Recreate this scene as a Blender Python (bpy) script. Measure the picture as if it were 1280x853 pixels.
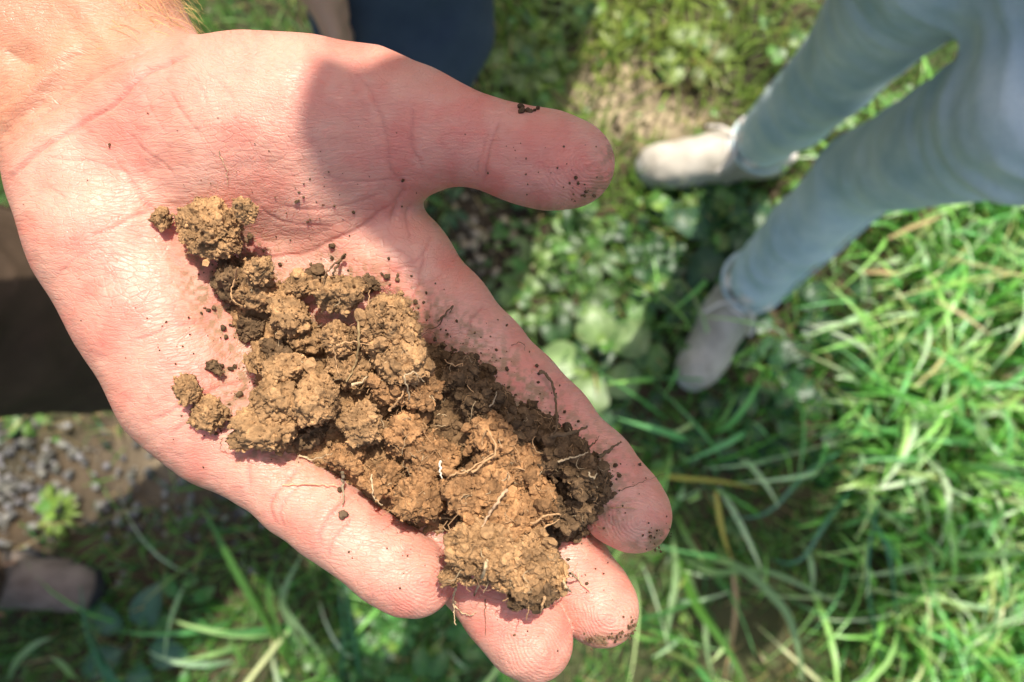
import bpy, bmesh, math, random
import numpy as np
from mathutils import Vector, Matrix

random.seed(7)
rng = np.random.default_rng(7)
scene = bpy.context.scene
COL = scene.collection
for o in list(bpy.data.objects):
    bpy.data.objects.remove(o)

# ------------------------------------------------------------------ camera
FPX = 924.4                      # focal length in photo pixels (1280 wide)
CAM_Z = 1.40
TILT = math.radians(6.0)
cam_d = bpy.data.cameras.new("camera")
cam = bpy.data.objects.new("camera", cam_d)
COL.objects.link(cam)
cam.location = (0, 0, CAM_Z)
cam.rotation_euler = (TILT, 0, 0)
cam_d.sensor_width = 36.0
cam_d.lens = 26.0
cam_d.clip_start = 0.01
cam_d.clip_end = 500
cam_d.dof.use_dof = True
cam_d.dof.focus_distance = 0.185
cam_d.dof.aperture_fstop = 11.5
cam_d.dof.aperture_blades = 0
scene.camera = cam

# ------------------------------------------------------------------ light
SUN_EL = math.radians(65)
SUN_H = np.array([0.32, 0.947])
SUN_H = SUN_H / np.linalg.norm(SUN_H)
SUN = np.array([SUN_H[0]*math.cos(SUN_EL), SUN_H[1]*math.cos(SUN_EL), math.sin(SUN_EL)])
world = bpy.data.worlds.new("World")
scene.world = world
world.use_nodes = True
wn = world.node_tree
bg = wn.nodes["Background"]
sky = wn.nodes.new("ShaderNodeTexSky")
sky.sky_type = 'NISHITA'
sky.sun_disc = False
sky.sun_elevation = SUN_EL
sky.sun_rotation = math.atan2(SUN_H[0], SUN_H[1])
sky.air_density = 1.0
sky.dust_density = 3.5
sky.ozone_density = 0.6
wn.links.new(sky.outputs[0], bg.inputs[0])
bg.inputs[1].default_value = 0.14
sd = bpy.data.lights.new("sun", 'SUN')
sd.energy = 4.5
sd.angle = math.radians(0.53)
sd.color = (1.0, 0.94, 0.84)
sun = bpy.data.objects.new("sun", sd)
COL.objects.link(sun)
sun.location = (1, 2, 6)
sun.rotation_euler = Vector(SUN).to_track_quat('Z', 'Y').to_euler()
scene.view_settings.view_transform = 'Standard'
scene.view_settings.look = 'None'
scene.view_settings.gamma = 1.0
scene.view_settings.exposure = 0.6
try:
    scene.cycles.max_bounces = 8
    scene.cycles.use_denoising = True
except Exception:
    pass

# ------------------------------------------------------------------ pixel <-> world
CT, ST = math.cos(TILT), math.sin(TILT)
def P(px, py, d):
    """world point seen at photo pixel px,py at depth d along the lens axis"""
    x = (px-640.0)/FPX*d
    y = (426.5-py)/FPX*d
    return np.array([x, y*CT + d*ST, CAM_Z + y*ST - d*CT])
def G(px, py, z=0.0):
    """point of the level z seen at photo pixel px,py"""
    a = (426.5-py)/FPX
    d = (CAM_Z - z)/(CT - a*ST)
    return P(px, py, d)
def proj(v):
    """world points (n,3) -> photo pixels and depth"""
    x = v[:, 0]; y = v[:, 1]; z = v[:, 2]-CAM_Z
    yc = y*CT + z*ST
    d = y*ST - z*CT
    return 640 + x/d*FPX, 426.5 - yc/d*FPX, d

# ------------------------------------------------------------------ mesh helpers
def mesh_from(name, verts, quads=None, tris=None, smooth=True):
    me = bpy.data.meshes.new(name)
    verts = np.asarray(verts, np.float32)
    nq = 0 if quads is None else len(quads)
    nt = 0 if tris is None else len(tris)
    me.vertices.add(len(verts))
    me.vertices.foreach_set("co", verts.ravel())
    idx = []
    if nq: idx.append(np.asarray(quads, np.int32).ravel())
    if nt: idx.append(np.asarray(tris, np.int32).ravel())
    idx = np.concatenate(idx)
    me.loops.add(len(idx))
    me.loops.foreach_set("vertex_index", idx)
    starts = np.concatenate([np.arange(nq)*4, nq*4 + np.arange(nt)*3]).astype(np.int32)
    me.polygons.add(nq+nt)
    me.polygons.foreach_set("loop_start", starts)
    me.polygons.foreach_set("use_smooth", np.full(nq+nt, smooth, bool))
    me.update(calc_edges=True)
    return me
def attr_color(me, name, cols):
    a = me.attributes.new(name, 'FLOAT_COLOR', 'POINT')
    c = np.ones((len(cols), 4), np.float32); c[:, :3] = cols
    a.data.foreach_set("color", c.ravel())
def attr_vec(me, name, v):
    a = me.attributes.new(name, 'FLOAT_VECTOR', 'POINT')
    a.data.foreach_set("vector", np.asarray(v, np.float32).ravel())
def link(name, me, mat=None, parent=None):
    o = bpy.data.objects.new(name, me)
    COL.objects.link(o)
    if mat is not None and len(me.materials) == 0: me.materials.append(mat)
    if parent is not None:
        o.parent = parent
        o.matrix_parent_inverse = Matrix.Translation(-Vector(parent.location))
    return o
def tag(o, label, cat, group=None):
    o['label'] = label; o['category'] = cat
    if group: o['group'] = group
    return o
def empty(name, loc, label, cat, group=None):
    o = bpy.data.objects.new(name, None)
    COL.objects.link(o); o.location = tuple(float(c) for c in loc)
    o.empty_display_size = 0.02
    return tag(o, label, cat, group)
def recenter(me):
    """move the mesh so that its centre is the object's origin; returns that centre"""
    n = len(me.vertices); co = np.empty(n*3, np.float32)
    me.vertices.foreach_get("co", co); co = co.reshape(-1, 3)
    c = (co.min(0)+co.max(0))/2
    me.vertices.foreach_set("co", (co-c).ravel()); me.update()
    return c

# ------------------------------------------------------------------ numpy noise
def _h(ix, iy, iz, s):
    n = (ix*374761393 + iy*668265263 + iz*2147483647 + s*1274126177) & 0xffffffff
    n = ((n ^ (n >> 13))*1274126177) & 0xffffffff
    n = ((n ^ (n >> 15))*2246822519) & 0xffffffff
    return ((n ^ (n >> 16)) & 0xffffff)/float(0xffffff)
def vnoise(p, s=0):
    i = np.floor(p).astype(np.int64); f = p-i
    f = f*f*f*(f*(f*6-15)+10)
    r = 0
    for dx in (0, 1):
        wx = f[:, 0] if dx else 1-f[:, 0]
        for dy in (0, 1):
            wy = f[:, 1] if dy else 1-f[:, 1]
            for dz in (0, 1):
                wz = f[:, 2] if dz else 1-f[:, 2]
                r = r + wx*wy*wz*_h(i[:, 0]+dx, i[:, 1]+dy, i[:, 2]+dz, s)
    return r*2-1
def fbm(p, octv=4, s=0):
    a = 1.0; r = 0; q = p
    for k in range(octv):
        r = r + a*vnoise(q, s+k*17); q = q*2.03+7.1; a *= 0.5
    return r
def worley(p, s=0):
    i = np.floor(p).astype(np.int64)
    best = np.full(len(p), 9.0)
    for dx in (-1, 0, 1):
        for dy in (-1, 0, 1):
            for dz in (-1, 0, 1):
                c = i+np.array([dx, dy, dz])
                q = np.stack([c[:, 0]+_h(c[:, 0], c[:, 1], c[:, 2], s),
                              c[:, 1]+_h(c[:, 0], c[:, 1], c[:, 2], s+1),
                              c[:, 2]+_h(c[:, 0], c[:, 1], c[:, 2], s+2)], 1)
                best = np.minimum(best, ((p-q)**2).sum(1))
    return np.sqrt(best)

# ------------------------------------------------------------------ implicit surfaces
def smin(a, b, k):
    if k <= 0: return np.minimum(a, b)
    h = np.maximum(k-np.abs(a-b), 0)/k
    return np.minimum(a, b)-h*h*k*0.25
BIG = 10.0
class Field:
    def __init__(self, lo, hi, vox):
        self.lo = np.asarray(lo, float); self.vox = vox
        self.n = np.ceil((np.asarray(hi)-self.lo)/vox).astype(int)+1
        self.f = np.full(self.n, BIG, np.float32)
    def box(self, lo, hi):
        a = np.clip(np.floor((lo-self.lo)/self.vox).astype(int), 0, self.n)
        b = np.clip(np.ceil((hi-self.lo)/self.vox).astype(int)+1, 0, self.n)
        return tuple(slice(int(x), int(y)) for x, y in zip(a, b))
    def axes(self, sl):
        return [(self.lo[i]+np.arange(sl[i].start, sl[i].stop)*self.vox).astype(np.float32) for i in range(3)]
    def eval(self, prim, sl):
        X, Y, Z = self.axes(sl)
        X = X[:, None, None]; Y = Y[None, :, None]; Z = Z[None, None, :]
        if prim[0] == 'cap':
            _, a, b, ra, rb = prim
            d = b-a; L = float(d@d)+1e-12
            t = np.clip(((X-a[0])*d[0]+(Y-a[1])*d[1]+(Z-a[2])*d[2])/L, 0, 1)
            return np.sqrt((X-a[0]-t*d[0])**2+(Y-a[1]-t*d[1])**2+(Z-a[2]-t*d[2])**2)-(ra+(rb-ra)*t)
        _, c, r, M = prim
        q = [M[0][i]*(X-c[0])+M[1][i]*(Y-c[1])+M[2][i]*(Z-c[2]) for i in range(3)]
        k0 = np.sqrt(sum((q[i]/r[i])**2 for i in range(3)))+1e-9
        k1 = np.sqrt(sum((q[i]/r[i]**2)**2 for i in range(3)))+1e-9
        return k0*(k0-1)/k1
    def bound(self, prim, m):
        if prim[0] == 'cap':
            r = max(prim[3], prim[4])+m
            return np.minimum(prim[1], prim[2])-r, np.maximum(prim[1], prim[2])+r
        r = max(prim[2])+m
        return prim[1]-r, prim[1]+r
    def add(self, prim, k):
        sl = self.box(*self.bound(prim, k+3*self.vox))
        if any(s.stop <= s.start for s in sl): return
        self.f[sl] = smin(self.f[sl], self.eval(prim, sl), k)
    def sub(self, prim, k):
        sl = self.box(*self.bound(prim, k+3*self.vox))
        if any(s.stop <= s.start for s in sl): return
        self.f[sl] = -smin(-self.f[sl], self.eval(prim, sl), k)
    def group(self, prims, k_in, k_out, base):
        """union of a finger with the frozen palm, then a hard union with the rest"""
        los, his = zip(*[self.bound(p, k_out+3*self.vox) for p in prims])
        sl = self.box(np.min(los, 0), np.max(his, 0))
        g = np.full([s.stop-s.start for s in sl], BIG, np.float32)
        for p in prims: g = smin(g, self.eval(p, sl), k_in)
        t = smin(base[sl], g, k_out)
        self.f[sl] = np.minimum(self.f[sl], t)
    def surface(self, smooth=3):
        f = self.f; nx, ny, nz = f.shape
        ins = f < 0
        c = np.zeros((nx-1, ny-1, nz-1), np.uint8)
        for dx in (0, 1):
            for dy in (0, 1):
                for dz in (0, 1):
                    c += ins[dx:nx-1+dx, dy:ny-1+dy, dz:nz-1+dz]
        act = np.argwhere((c > 0) & (c < 8))
        idx = np.full(c.shape, -1, np.int32)
        idx[act[:, 0], act[:, 1], act[:, 2]] = np.arange(len(act))
        s = np.zeros((len(act), 3)); w = np.zeros(len(act))
        corners = [(x, y, z) for x in (0, 1) for y in (0, 1) for z in (0, 1)]
        val = {q: f[act[:, 0]+q[0], act[:, 1]+q[1], act[:, 2]+q[2]].astype(float) for q in corners}
        for q in corners:
            for ax in range(3):
                if q[ax] == 0:
                    q2 = list(q); q2[ax] = 1; q2 = tuple(q2)
                    a, b = val[q], val[q2]
                    m = (a < 0) != (b < 0)
                    t = np.where(m, a/np.where(m, a-b, 1), 0)
                    pos = np.tile(np.array(q, float), (len(act), 1)); pos[:, ax] = t
                    s += pos*m[:, None]; w += m
        V = self.lo+(act+s/w[:, None])*self.vox
        quads = []
        for ax in range(3):
            a1, a2 = (ax+1) % 3, (ax+2) % 3
            A = [slice(None)]*3; B = [slice(None)]*3
            A[ax] = slice(0, -1); B[ax] = slice(1, None)
            ch = ins[tuple(A)] != ins[tuple(B)]
            e = np.argwhere(ch)
            ok = (e[:, a1] > 0) & (e[:, a2] > 0) & (e[:, a1] < f.shape[a1]-1) & (e[:, a2] < f.shape[a2]-1)
            e = e[ok]
            flip = ins[e[:, 0], e[:, 1], e[:, 2]]
            def cell(o1, o2):
                q = e.copy(); q[:, a1] -= o1; q[:, a2] -= o2
                return idx[q[:, 0], q[:, 1], q[:, 2]]
            Q = np.stack([cell(1, 1), cell(0, 1), cell(0, 0), cell(1, 0)], 1)
            Q[~flip] = Q[~flip][:, ::-1]
            quads.append(Q)
        Q = np.concatenate(quads)
        Q = Q[(Q >= 0).all(1)]
        return relax(V, Q, smooth), Q
def relax(V, Q, n):
    e = np.concatenate([Q[:, [0, 1]], Q[:, [1, 2]], Q[:, [2, 3]], Q[:, [3, 0]]])
    i = np.concatenate([e[:, 0], e[:, 1]]); j = np.concatenate([e[:, 1], e[:, 0]])
    cnt = np.maximum(np.bincount(i, minlength=len(V)), 1)
    for k in range(n):
        lam = 0.6 if k % 2 == 0 else -0.45
        av = np.stack([np.bincount(i, weights=V[j, c], minlength=len(V)) for c in range(3)], 1)/cnt[:, None]
        V = V+lam*(av-V)
    return V
def normals(V, Q):
    n = np.cross(V[Q[:, 2]]-V[Q[:, 0]], V[Q[:, 3]]-V[Q[:, 1]])
    N = np.stack([np.bincount(Q.ravel(), weights=np.repeat(n[:, c], 4), minlength=len(V)) for c in range(3)], 1)
    return N/(np.linalg.norm(N, axis=1, keepdims=True)+1e-12)
def cap(a, b, ra, rb): return ('cap', np.asarray(a, float), np.asarray(b, float), float(ra), float(rb))
def ell(c, r, M=None): return ('ell', np.asarray(c, float), np.asarray(r, float), np.eye(3) if M is None else np.asarray(M, float))

# ------------------------------------------------------------------ materials
def new_mat(name):
    m = bpy.data.materials.new(name); m.use_nodes = True
    nt = m.node_tree
    return m, nt, nt.nodes["Principled BSDF"]
def N(nt, kind, **kw):
    n = nt.nodes.new(kind)
    for k, v in kw.items():
        if k in n.inputs.keys(): n.inputs[k].default_value = v
        else: setattr(n, k, v)
    return n
def mixc(nt, fac, a, b, mode='MIX'):
    n = nt.nodes.new("ShaderNodeMix"); n.data_type = 'RGBA'; n.blend_type = mode
    for s, v in ((0, fac), (6, a), (7, b)):
        if isinstance(v, (int, float)): n.inputs[s].default_value = v
        elif isinstance(v, tuple): n.inputs[s].default_value = (*v, 1) if len(v) == 3 else v
        else: nt.links.new(v, n.inputs[s])
    return n.outputs[2]
def mth(nt, op, a, b=0.0):
    n = nt.nodes.new("ShaderNodeMath"); n.operation = op
    for s, v in ((0, a), (1, b)):
        if isinstance(v, (int, float)): n.inputs[s].default_value = v
        else: nt.links.new(v, n.inputs[s])
    return n.outputs[0]
def ramp(nt, fac, stops):
    n = nt.nodes.new("ShaderNodeValToRGB"); nt.links.new(fac, n.inputs[0])
    e = n.color_ramp.elements
    while len(e) < len(stops): e.new(0.5)
    for q, (p, c) in zip(e, stops):
        q.position = p; q.color = (*c, 1) if len(c) == 3 else c
    return n.outputs[0]
def bump(nt, h, strength, dist, normal=None):
    n = nt.nodes.new("ShaderNodeBump"); n.inputs["Strength"].default_value = strength
    n.inputs["Distance"].default_value = dist
    nt.links.new(h, n.inputs["Height"])
    if normal is not None: nt.links.new(normal, n.inputs["Normal"])
    return n.outputs[0]

def mat_palm():
    m, nt, b = new_mat("palm_skin")
    col = N(nt, "ShaderNodeAttribute", attribute_name="col").outputs["Color"]
    pc = N(nt, "ShaderNodeAttribute", attribute_name="pc").outputs["Vector"]
    n1 = N(nt, "ShaderNodeTexNoise", Scale=2.2, Detail=6.0, Roughness=0.6)
    nt.links.new(pc, n1.inputs["Vector"])
    c = mixc(nt, mth(nt, 'MULTIPLY', ramp(nt, n1.outputs[0], [(0.42, (0, 0, 0)), (0.68, (1, 1, 1))]), 0.35), col, mixc(nt, 1.0, col, (0.97, 0.72, 0.70), 'MULTIPLY'))
    n2 = N(nt, "ShaderNodeTexNoise", Scale=9.0, Detail=5.0, Roughness=0.6)
    nt.links.new(pc, n2.inputs["Vector"])
    c = mixc(nt, mth(nt, 'MULTIPLY', ramp(nt, n2.outputs[0], [(0.45, (0, 0, 0)), (0.75, (1, 1, 1))]), 0.25), c, mixc(nt, 1.0, c, (1.1, 1.12, 1.1), 'MULTIPLY'))
    # relief: ridge lines, criss-cross skin cells and pores
    ms = N(nt, "ShaderNodeVectorMath", operation='MULTIPLY')
    ms.inputs[1].default_value = (1.0, 1.0, 1.0)
    nt.links.new(pc, ms.inputs[0])
    wv = N(nt, "ShaderNodeTexWave", Scale=5.2, Distortion=16.0, Detail=3.0)
    wv.inputs["Detail Scale"].default_value = 0.22
    wv.bands_direction = 'Y'
    nt.links.new(pc, wv.inputs["Vector"])
    wn_ = N(nt, "ShaderNodeTexNoise", Scale=0.55, Detail=1.0); nt.links.new(pc, wn_.inputs["Vector"])
    wv_ = N(nt, "ShaderNodeVectorMath", operation='MULTIPLY'); wv_.inputs[1].default_value = (1.1, 1.1, 0); nt.links.new(wn_.outputs["Color"], wv_.inputs[0])
    wa_ = N(nt, "ShaderNodeVectorMath", operation='ADD'); nt.links.new(pc, wa_.inputs[0]); nt.links.new(wv_.outputs[0], wa_.inputs[1])
    pcw = wa_.outputs[0]
    st = N(nt, "ShaderNodeMapping"); st.inputs["Rotation"].default_value = (0, 0, math.radians(-52)); st.inputs["Scale"].default_value = (9, 22, 9)
    nt.links.new(pcw, st.inputs[0])
    v1 = N(nt, "ShaderNodeTexVoronoi", feature='DISTANCE_TO_EDGE', Scale=1.0); nt.links.new(st.outputs[0], v1.inputs["Vector"])
    st2 = N(nt, "ShaderNodeMapping"); st2.inputs["Rotation"].default_value = (0, 0, math.radians(25)); st2.inputs["Scale"].default_value = (5, 19, 5)
    nt.links.new(pcw, st2.inputs[0])
    v2 = N(nt, "ShaderNodeTexVoronoi", feature='DISTANCE_TO_EDGE', Scale=1.0); nt.links.new(st2.outputs[0], v2.inputs["Vector"])
    l1 = ramp(nt, v1.outputs["Distance"], [(0.0, (0, 0, 0)), (0.12, (1, 1, 1))])
    l2 = ramp(nt, v2.outputs["Distance"], [(0.0, (0, 0, 0)), (0.07, (1, 1, 1))])
    nz = N(nt, "ShaderNodeTexNoise", Scale=40.0, Detail=3.0); nt.links.new(pc, nz.inputs["Vector"])
    h = mth(nt, 'ADD', mth(nt, 'MULTIPLY', wv.outputs["Fac"], 0.16), mth(nt, 'MULTIPLY', l1, 0.30))
    h = mth(nt, 'ADD', h, mth(nt, 'MULTIPLY', l2, 0.45))
    h = mth(nt, 'ADD', h, mth(nt, 'MULTIPLY', nz.outputs[0], 0.6))
    rs = N(nt, "ShaderNodeSeparateXYZ"); nt.links.new(N(nt, "ShaderNodeAttribute", attribute_name="rid").outputs["Vector"], rs.inputs[0])
    sw = mth(nt, 'MULTIPLY', mth(nt, 'SINE', mth(nt, 'MULTIPLY', rs.outputs[0], 1.45)), mth(nt, 'MULTIPLY', rs.outputs[1], 0.32))
    h = mth(nt, 'ADD', h, sw)
    nrm = bump(nt, h, 0.6, 0.00026)
    nt.links.new(nrm, b.inputs["Normal"])
    lines = mixc(nt, mth(nt, 'MULTIPLY', mth(nt, 'SUBTRACT', 1.0, l2), 0.15), c, mixc(nt, 1.0, c, (0.88, 0.62, 0.58), 'MULTIPLY'))
    nt.links.new(lines, b.inputs["Base Color"])
    b.inputs["Roughness"].default_value = 0.42
    rr = ramp(nt, n2.outputs[0], [(0.3, (0.36,)*3), (0.7, (0.54,)*3)])
    nt.links.new(rr, b.inputs["Roughness"])
    b.inputs["Specular IOR Level"].default_value = 0.45
    b.inputs["Subsurface Weight"].default_value = 0.55
    b.inputs["Subsurface Radius"].default_value = (1.0, 0.28, 0.18)
    b.inputs["Subsurface Scale"].default_value = 0.0035
    return m
def mat_skin(name, c):
    m, nt, b = new_mat(name)
    n1 = N(nt, "ShaderNodeTexNoise", Scale=30.0, Detail=5.0)
    tc = N(nt, "ShaderNodeTexCoord"); nt.links.new(tc.outputs["Object"], n1.inputs["Vector"])
    nt.links.new(mixc(nt, n1.outputs[0], tuple(x*0.85 for x in c), tuple(min(1, x*1.15) for x in c)), b.inputs["Base Color"])
    b.inputs["Roughness"].default_value = 0.5
    b.inputs["Subsurface Weight"].default_value = 0.2
    b.inputs["Subsurface Radius"].default_value = (1, .3, .2)
    b.inputs["Subsurface Scale"].default_value = 0.004
    return m
def mat_soil():
    m, nt, b = new_mat("dry_clay_soil")
    tc = N(nt, "ShaderNodeTexCoord").outputs["Object"]
    oi = N(nt, "ShaderNodeObjectInfo").outputs["Random"]
    col = N(nt, "ShaderNodeAttribute", attribute_name="col").outputs["Color"]
    n1 = N(nt, "ShaderNodeTexNoise", Scale=140.0, Detail=6.0, Roughness=0.65); nt.links.new(tc, n1.inputs["Vector"])
    n2 = N(nt, "ShaderNodeTexNoise", Scale=900.0, Detail=4.0, Roughness=0.7); nt.links.new(tc, n2.inputs["Vector"])
    c = mixc(nt, ramp(nt, n1.outputs[0], [(0.35, (0, 0, 0)), (0.65, (1, 1, 1))]), (0.72, 0.70, 0.66), (1.18, 1.12, 1.02))
    c = mixc(nt, 1.0, col, c, 'MULTIPLY')
    c2 = mixc(nt, ramp(nt, n2.outputs[0], [(0.35, (0, 0, 0)), (0.68, (1, 1, 1))]), (0.68, 0.66, 0.62), (1.25, 1.22, 1.15))
    c = mixc(nt, 1.0, c, c2, 'MULTIPLY')
    nt.links.new(c, b.inputs["Base Color"])
    b.inputs["Roughness"].default_value = 0.95
    b.inputs["Specular IOR Level"].default_value = 0.2
    n3 = N(nt, "ShaderNodeTexNoise", Scale=2200.0, Detail=3.0, Roughness=0.7); nt.links.new(tc, n3.inputs["Vector"])
    h = mth(nt, 'ADD', n2.outputs[0], mth(nt, 'MULTIPLY', n3.outputs[0], 0.5))
    nt.links.new(bump(nt, h, 0.7, 0.0006), b.inputs["Normal"])
    return m
def mat_attr(name, rough=0.6, spec=0.4, trans=0.0, var=0.25, scale=60.0, bstr=0.0):
    """colour from the 'col' attribute, a little noise, and light let through leaves"""
    m, nt, b = new_mat(name)
    col = N(nt, "ShaderNodeAttribute", attribute_name="col").outputs["Color"]
    tc = N(nt, "ShaderNodeTexCoord").outputs["Object"]
    n1 = N(nt, "ShaderNodeTexNoise", Scale=scale, Detail=4.0); nt.links.new(tc, n1.inputs["Vector"])
    c = mixc(nt, 1.0, col, mixc(nt, n1.outputs[0], (1-var,)*3, (1+var,)*3), 'MULTIPLY')
    nt.links.new(c, b.inputs["Base Color"])
    b.inputs["Roughness"].default_value = rough
    b.inputs["Specular IOR Level"].default_value = spec
    if bstr: nt.links.new(bump(nt, n1.outputs[0], bstr, 0.003), b.inputs["Normal"])
    if trans:
        t = N(nt, "ShaderNodeBsdfTranslucent")
        nt.links.new(mixc(nt, 1.0, c, (1.5, 1.6, 0.6), 'MULTIPLY'), t.inputs[0])
        mx = N(nt, "ShaderNodeMixShader"); mx.inputs[0].default_value = trans
        nt.links.new(b.outputs[0], mx.inputs[1]); nt.links.new(t.outputs[0], mx.inputs[2])
        nt.links.new(mx.outputs[0], nt.nodes["Material Output"].inputs[0])
    return m
def mat_cloth(name, c1, c2, scale=14.0, weave=900.0, rough=0.85):
    m, nt, b = new_mat(name)
    tc = N(nt, "ShaderNodeTexCoord").outputs["Object"]
    n1 = N(nt, "ShaderNodeTexNoise", Scale=scale, Detail=5.0, Roughness=0.6); nt.links.new(tc, n1.inputs["Vector"])
    n2 = N(nt, "ShaderNodeTexNoise", Scale=weave, Detail=2.0); nt.links.new(tc, n2.inputs["Vector"])
    c = mixc(nt, ramp(nt, n1.outputs[0], [(0.3, (0, 0, 0)), (0.7, (1, 1, 1))]), c1, c2)
    c = mixc(nt, 1.0, c, mixc(nt, n2.outputs[0], (0.75,)*3, (1.25,)*3), 'MULTIPLY')
    nt.links.new(c, b.inputs["Base Color"])
    b.inputs["Roughness"].default_value = rough
    b.inputs["Specular IOR Level"].default_value = 0.2
    nt.links.new(bump(nt, n1.outputs[0], 0.4, 0.01), b.inputs["Normal"])
    return m
def mat_ground():
    m, nt, b = new_mat("ground_soil")
    tc = N(nt, "ShaderNodeTexCoord").outputs["Object"]
    n1 = N(nt, "ShaderNodeTexNoise", Scale=5.0, Detail=8.0, Roughness=0.65); nt.links.new(tc, n1.inputs["Vector"])
    n2 = N(nt, "ShaderNodeTexNoise", Scale=55.0, Detail=6.0, Roughness=0.7); nt.links.new(tc, n2.inputs["Vector"])
    n3 = N(nt, "ShaderNodeTexNoise", Scale=1.1, Detail=4.0); nt.links.new(tc, n3.inputs["Vector"])
    c = mixc(nt, ramp(nt, n1.outputs[0], [(0.35, (0, 0, 0)), (0.65, (1, 1, 1))]), (0.025, 0.018, 0.010), (0.10, 0.068, 0.038))
    c = mixc(nt, mth(nt, 'MULTIPLY', ramp(nt, n3.outputs[0], [(0.45, (0, 0, 0)), (0.6, (1, 1, 1))]), 0.6), c, (0.05, 0.075, 0.02))
    c = mixc(nt, N(nt, "ShaderNodeAttribute", attribute_name="col").outputs["Color"], c, (0.42, 0.33, 0.21))
    c = mixc(nt, 1.0, c, mixc(nt, n2.outputs[0], (0.55,)*3, (1.5,)*3), 'MULTIPLY')
    nt.links.new(c, b.inputs["Base Color"])
    b.inputs["Roughness"].default_value = 0.95
    nt.links.new(bump(nt, n2.outputs[0], 0.8, 0.01), b.inputs["Normal"])
    return m

M_PALM = mat_palm()
M_SOIL = mat_soil()
M_GROUND = mat_ground()
M_GRASS = mat_attr("grass_blade", 0.36, 0.6, 0.32, 0.2, 40)
M_LEAF = mat_attr("weed_leaf", 0.42, 0.5, 0.22, 0.25, 90, 0.3)
M_DRY = mat_attr("dry_straw", 0.7, 0.2, 0.1, 0.2, 200)
M_STONE = mat_attr("gravel_stone", 0.85, 0.3, 0.0, 0.35, 120, 0.4)
M_ROOT = mat_attr("root_fibre", 0.8, 0.2, 0.0, 0.3, 900)
M_HAIR = mat_attr("body_hair", 0.4, 0.5, 0.1, 0.1, 10)

#@@HAND
# ================================================================== the hand (person standing at the left)
HD = 0.19
def H(px, py, h): return P(px, py, HD-h/1000.0)
def R(r, h=0): return r*(HD-h/1000.0)/FPX
def hc(a, b):
    """tapered limb piece between two (px, py, height mm, radius px) points"""
    return cap(H(*a[:3]), H(*b[:3]), R(a[3], a[2]), R(b[3], b[2]))
def chain(pts): return [hc(pts[i], pts[i+1]) for i in range(len(pts)-1)]

ELBOW = P(-560, -760, 0.235)
lo = H(-330, 900, -60)-0.01; hi = H(870, -330, 50)+0.01
pts_ = np.array([H(-330, -330, -70), H(870, -330, -70), H(-330, 890, -70), H(870, 890, -70), H(-330, -330, 40), H(870, 890, 40)])
FH = Field(pts_.min(0)-0.01, pts_.max(0)+0.01, 0.00047)
K = 0.009
palm = []
# forearm and wrist: two bones side by side
palm += chain([(-330, -500, -22, 165), (-60, -95, -20, 118), (84, 145, -19, 84), (132, 222, -18, 78)])
palm += chain([(-210, -560, -22, 165), (50, -150, -20, 118), (160, 85, -18, 84), (215, 150, -15, 88)])
palm += [hc((-10, -60, -20, 120), (110, 130, -19, 92))]
# metacarpals
palm += chain([(170, 170, -17, 72), (330, 255, -20, 64), (500, 328, -15, 60)])
palm += chain([(160, 190, -17, 72), (300, 290, -22, 60), (425, 390, -17, 61)])
palm += chain([(140, 210, -16, 72), (250, 330, -21, 60), (352, 455, -16, 58)])
palm += chain([(120, 230, -15, 74), (200, 370, -16, 66), (272, 535, -10, 58)])
palm += [hc((300, 420, -22, 50), (480, 330, -21, 52))]
# heel of the hand on the little finger side
palm += chain([(116, 236, -14, 84), (150, 300, -12, 91), (198, 393, -12, 86), (243, 486, -10, 80), (285, 545, -9, 58)])
# thumb ball
palm += chain([(235, 160, -12, 102), (320, 158, -8, 101), (400, 160, -6, 97), (480, 163, -5, 82), (520, 163, -3, 62)])
palm += chain([(300, 215, -12, 85), (420, 225, -12, 78), (452, 228, -12, 62)])
for q in palm: FH.add(q, K)
base = FH.f.copy()
fingers = {
 'index': [(500, 328, -15, 60), (556, 390, -12, 56), (604, 442, -13, 52.5), (648, 488, -10, 52), (688, 525, -10, 48.5), (742, 586, -6, 49.5), (778, 630, -6, 49), (794, 645, -7, 45)],
 'middle': [(425, 390, -17, 61), (498, 470, -17, 56), (562, 540, -18, 53), (615, 598, -16, 52), (662, 650, -15, 49), (708, 706, -14, 50), (742, 750, -13, 48), (754, 763, -13, 43)],
 'ring': [(352, 455, -16, 58), (425, 530, -15, 55), (492, 600, -14, 52), (545, 660, -11, 51), (592, 712, -9, 48.5), (630, 758, -4, 50), (660, 794, -3, 49.5), (670, 804, -4, 44)],
 'little': [(280, 540, -9, 55), (325, 580, -4, 50), (372, 620, -1, 47.5), (412, 650, 2, 47), (447, 676, 2, 44.5), (485, 704, 3, 47), (514, 720, 2, 46), (524, 724, 1, 42)],
 'thumb': [(480, 163, -5, 80), (525, 164, -1, 58), (572, 170, 1, 53), (614, 182, 0, 51.5), (655, 195, 2, 55), (690, 202, 3, 56), (716, 206, 2, 52)],
}
for nm, pts in fingers.items():
    FH.group(chain(pts), 0.004, 0.006 if nm != 'thumb' else 0.008, base)
del base
HV, HQ = FH.surface(6)
del FH
HN = normals(HV, HQ)
hx, hy, hd = proj(HV)
view = np.array([0, 0, CAM_Z])-HV
view /= np.linalg.norm(view, axis=1, keepdims=True)
facing = np.clip(((HN*view).sum(1)-0.05)/0.3, 0, 1)

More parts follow.
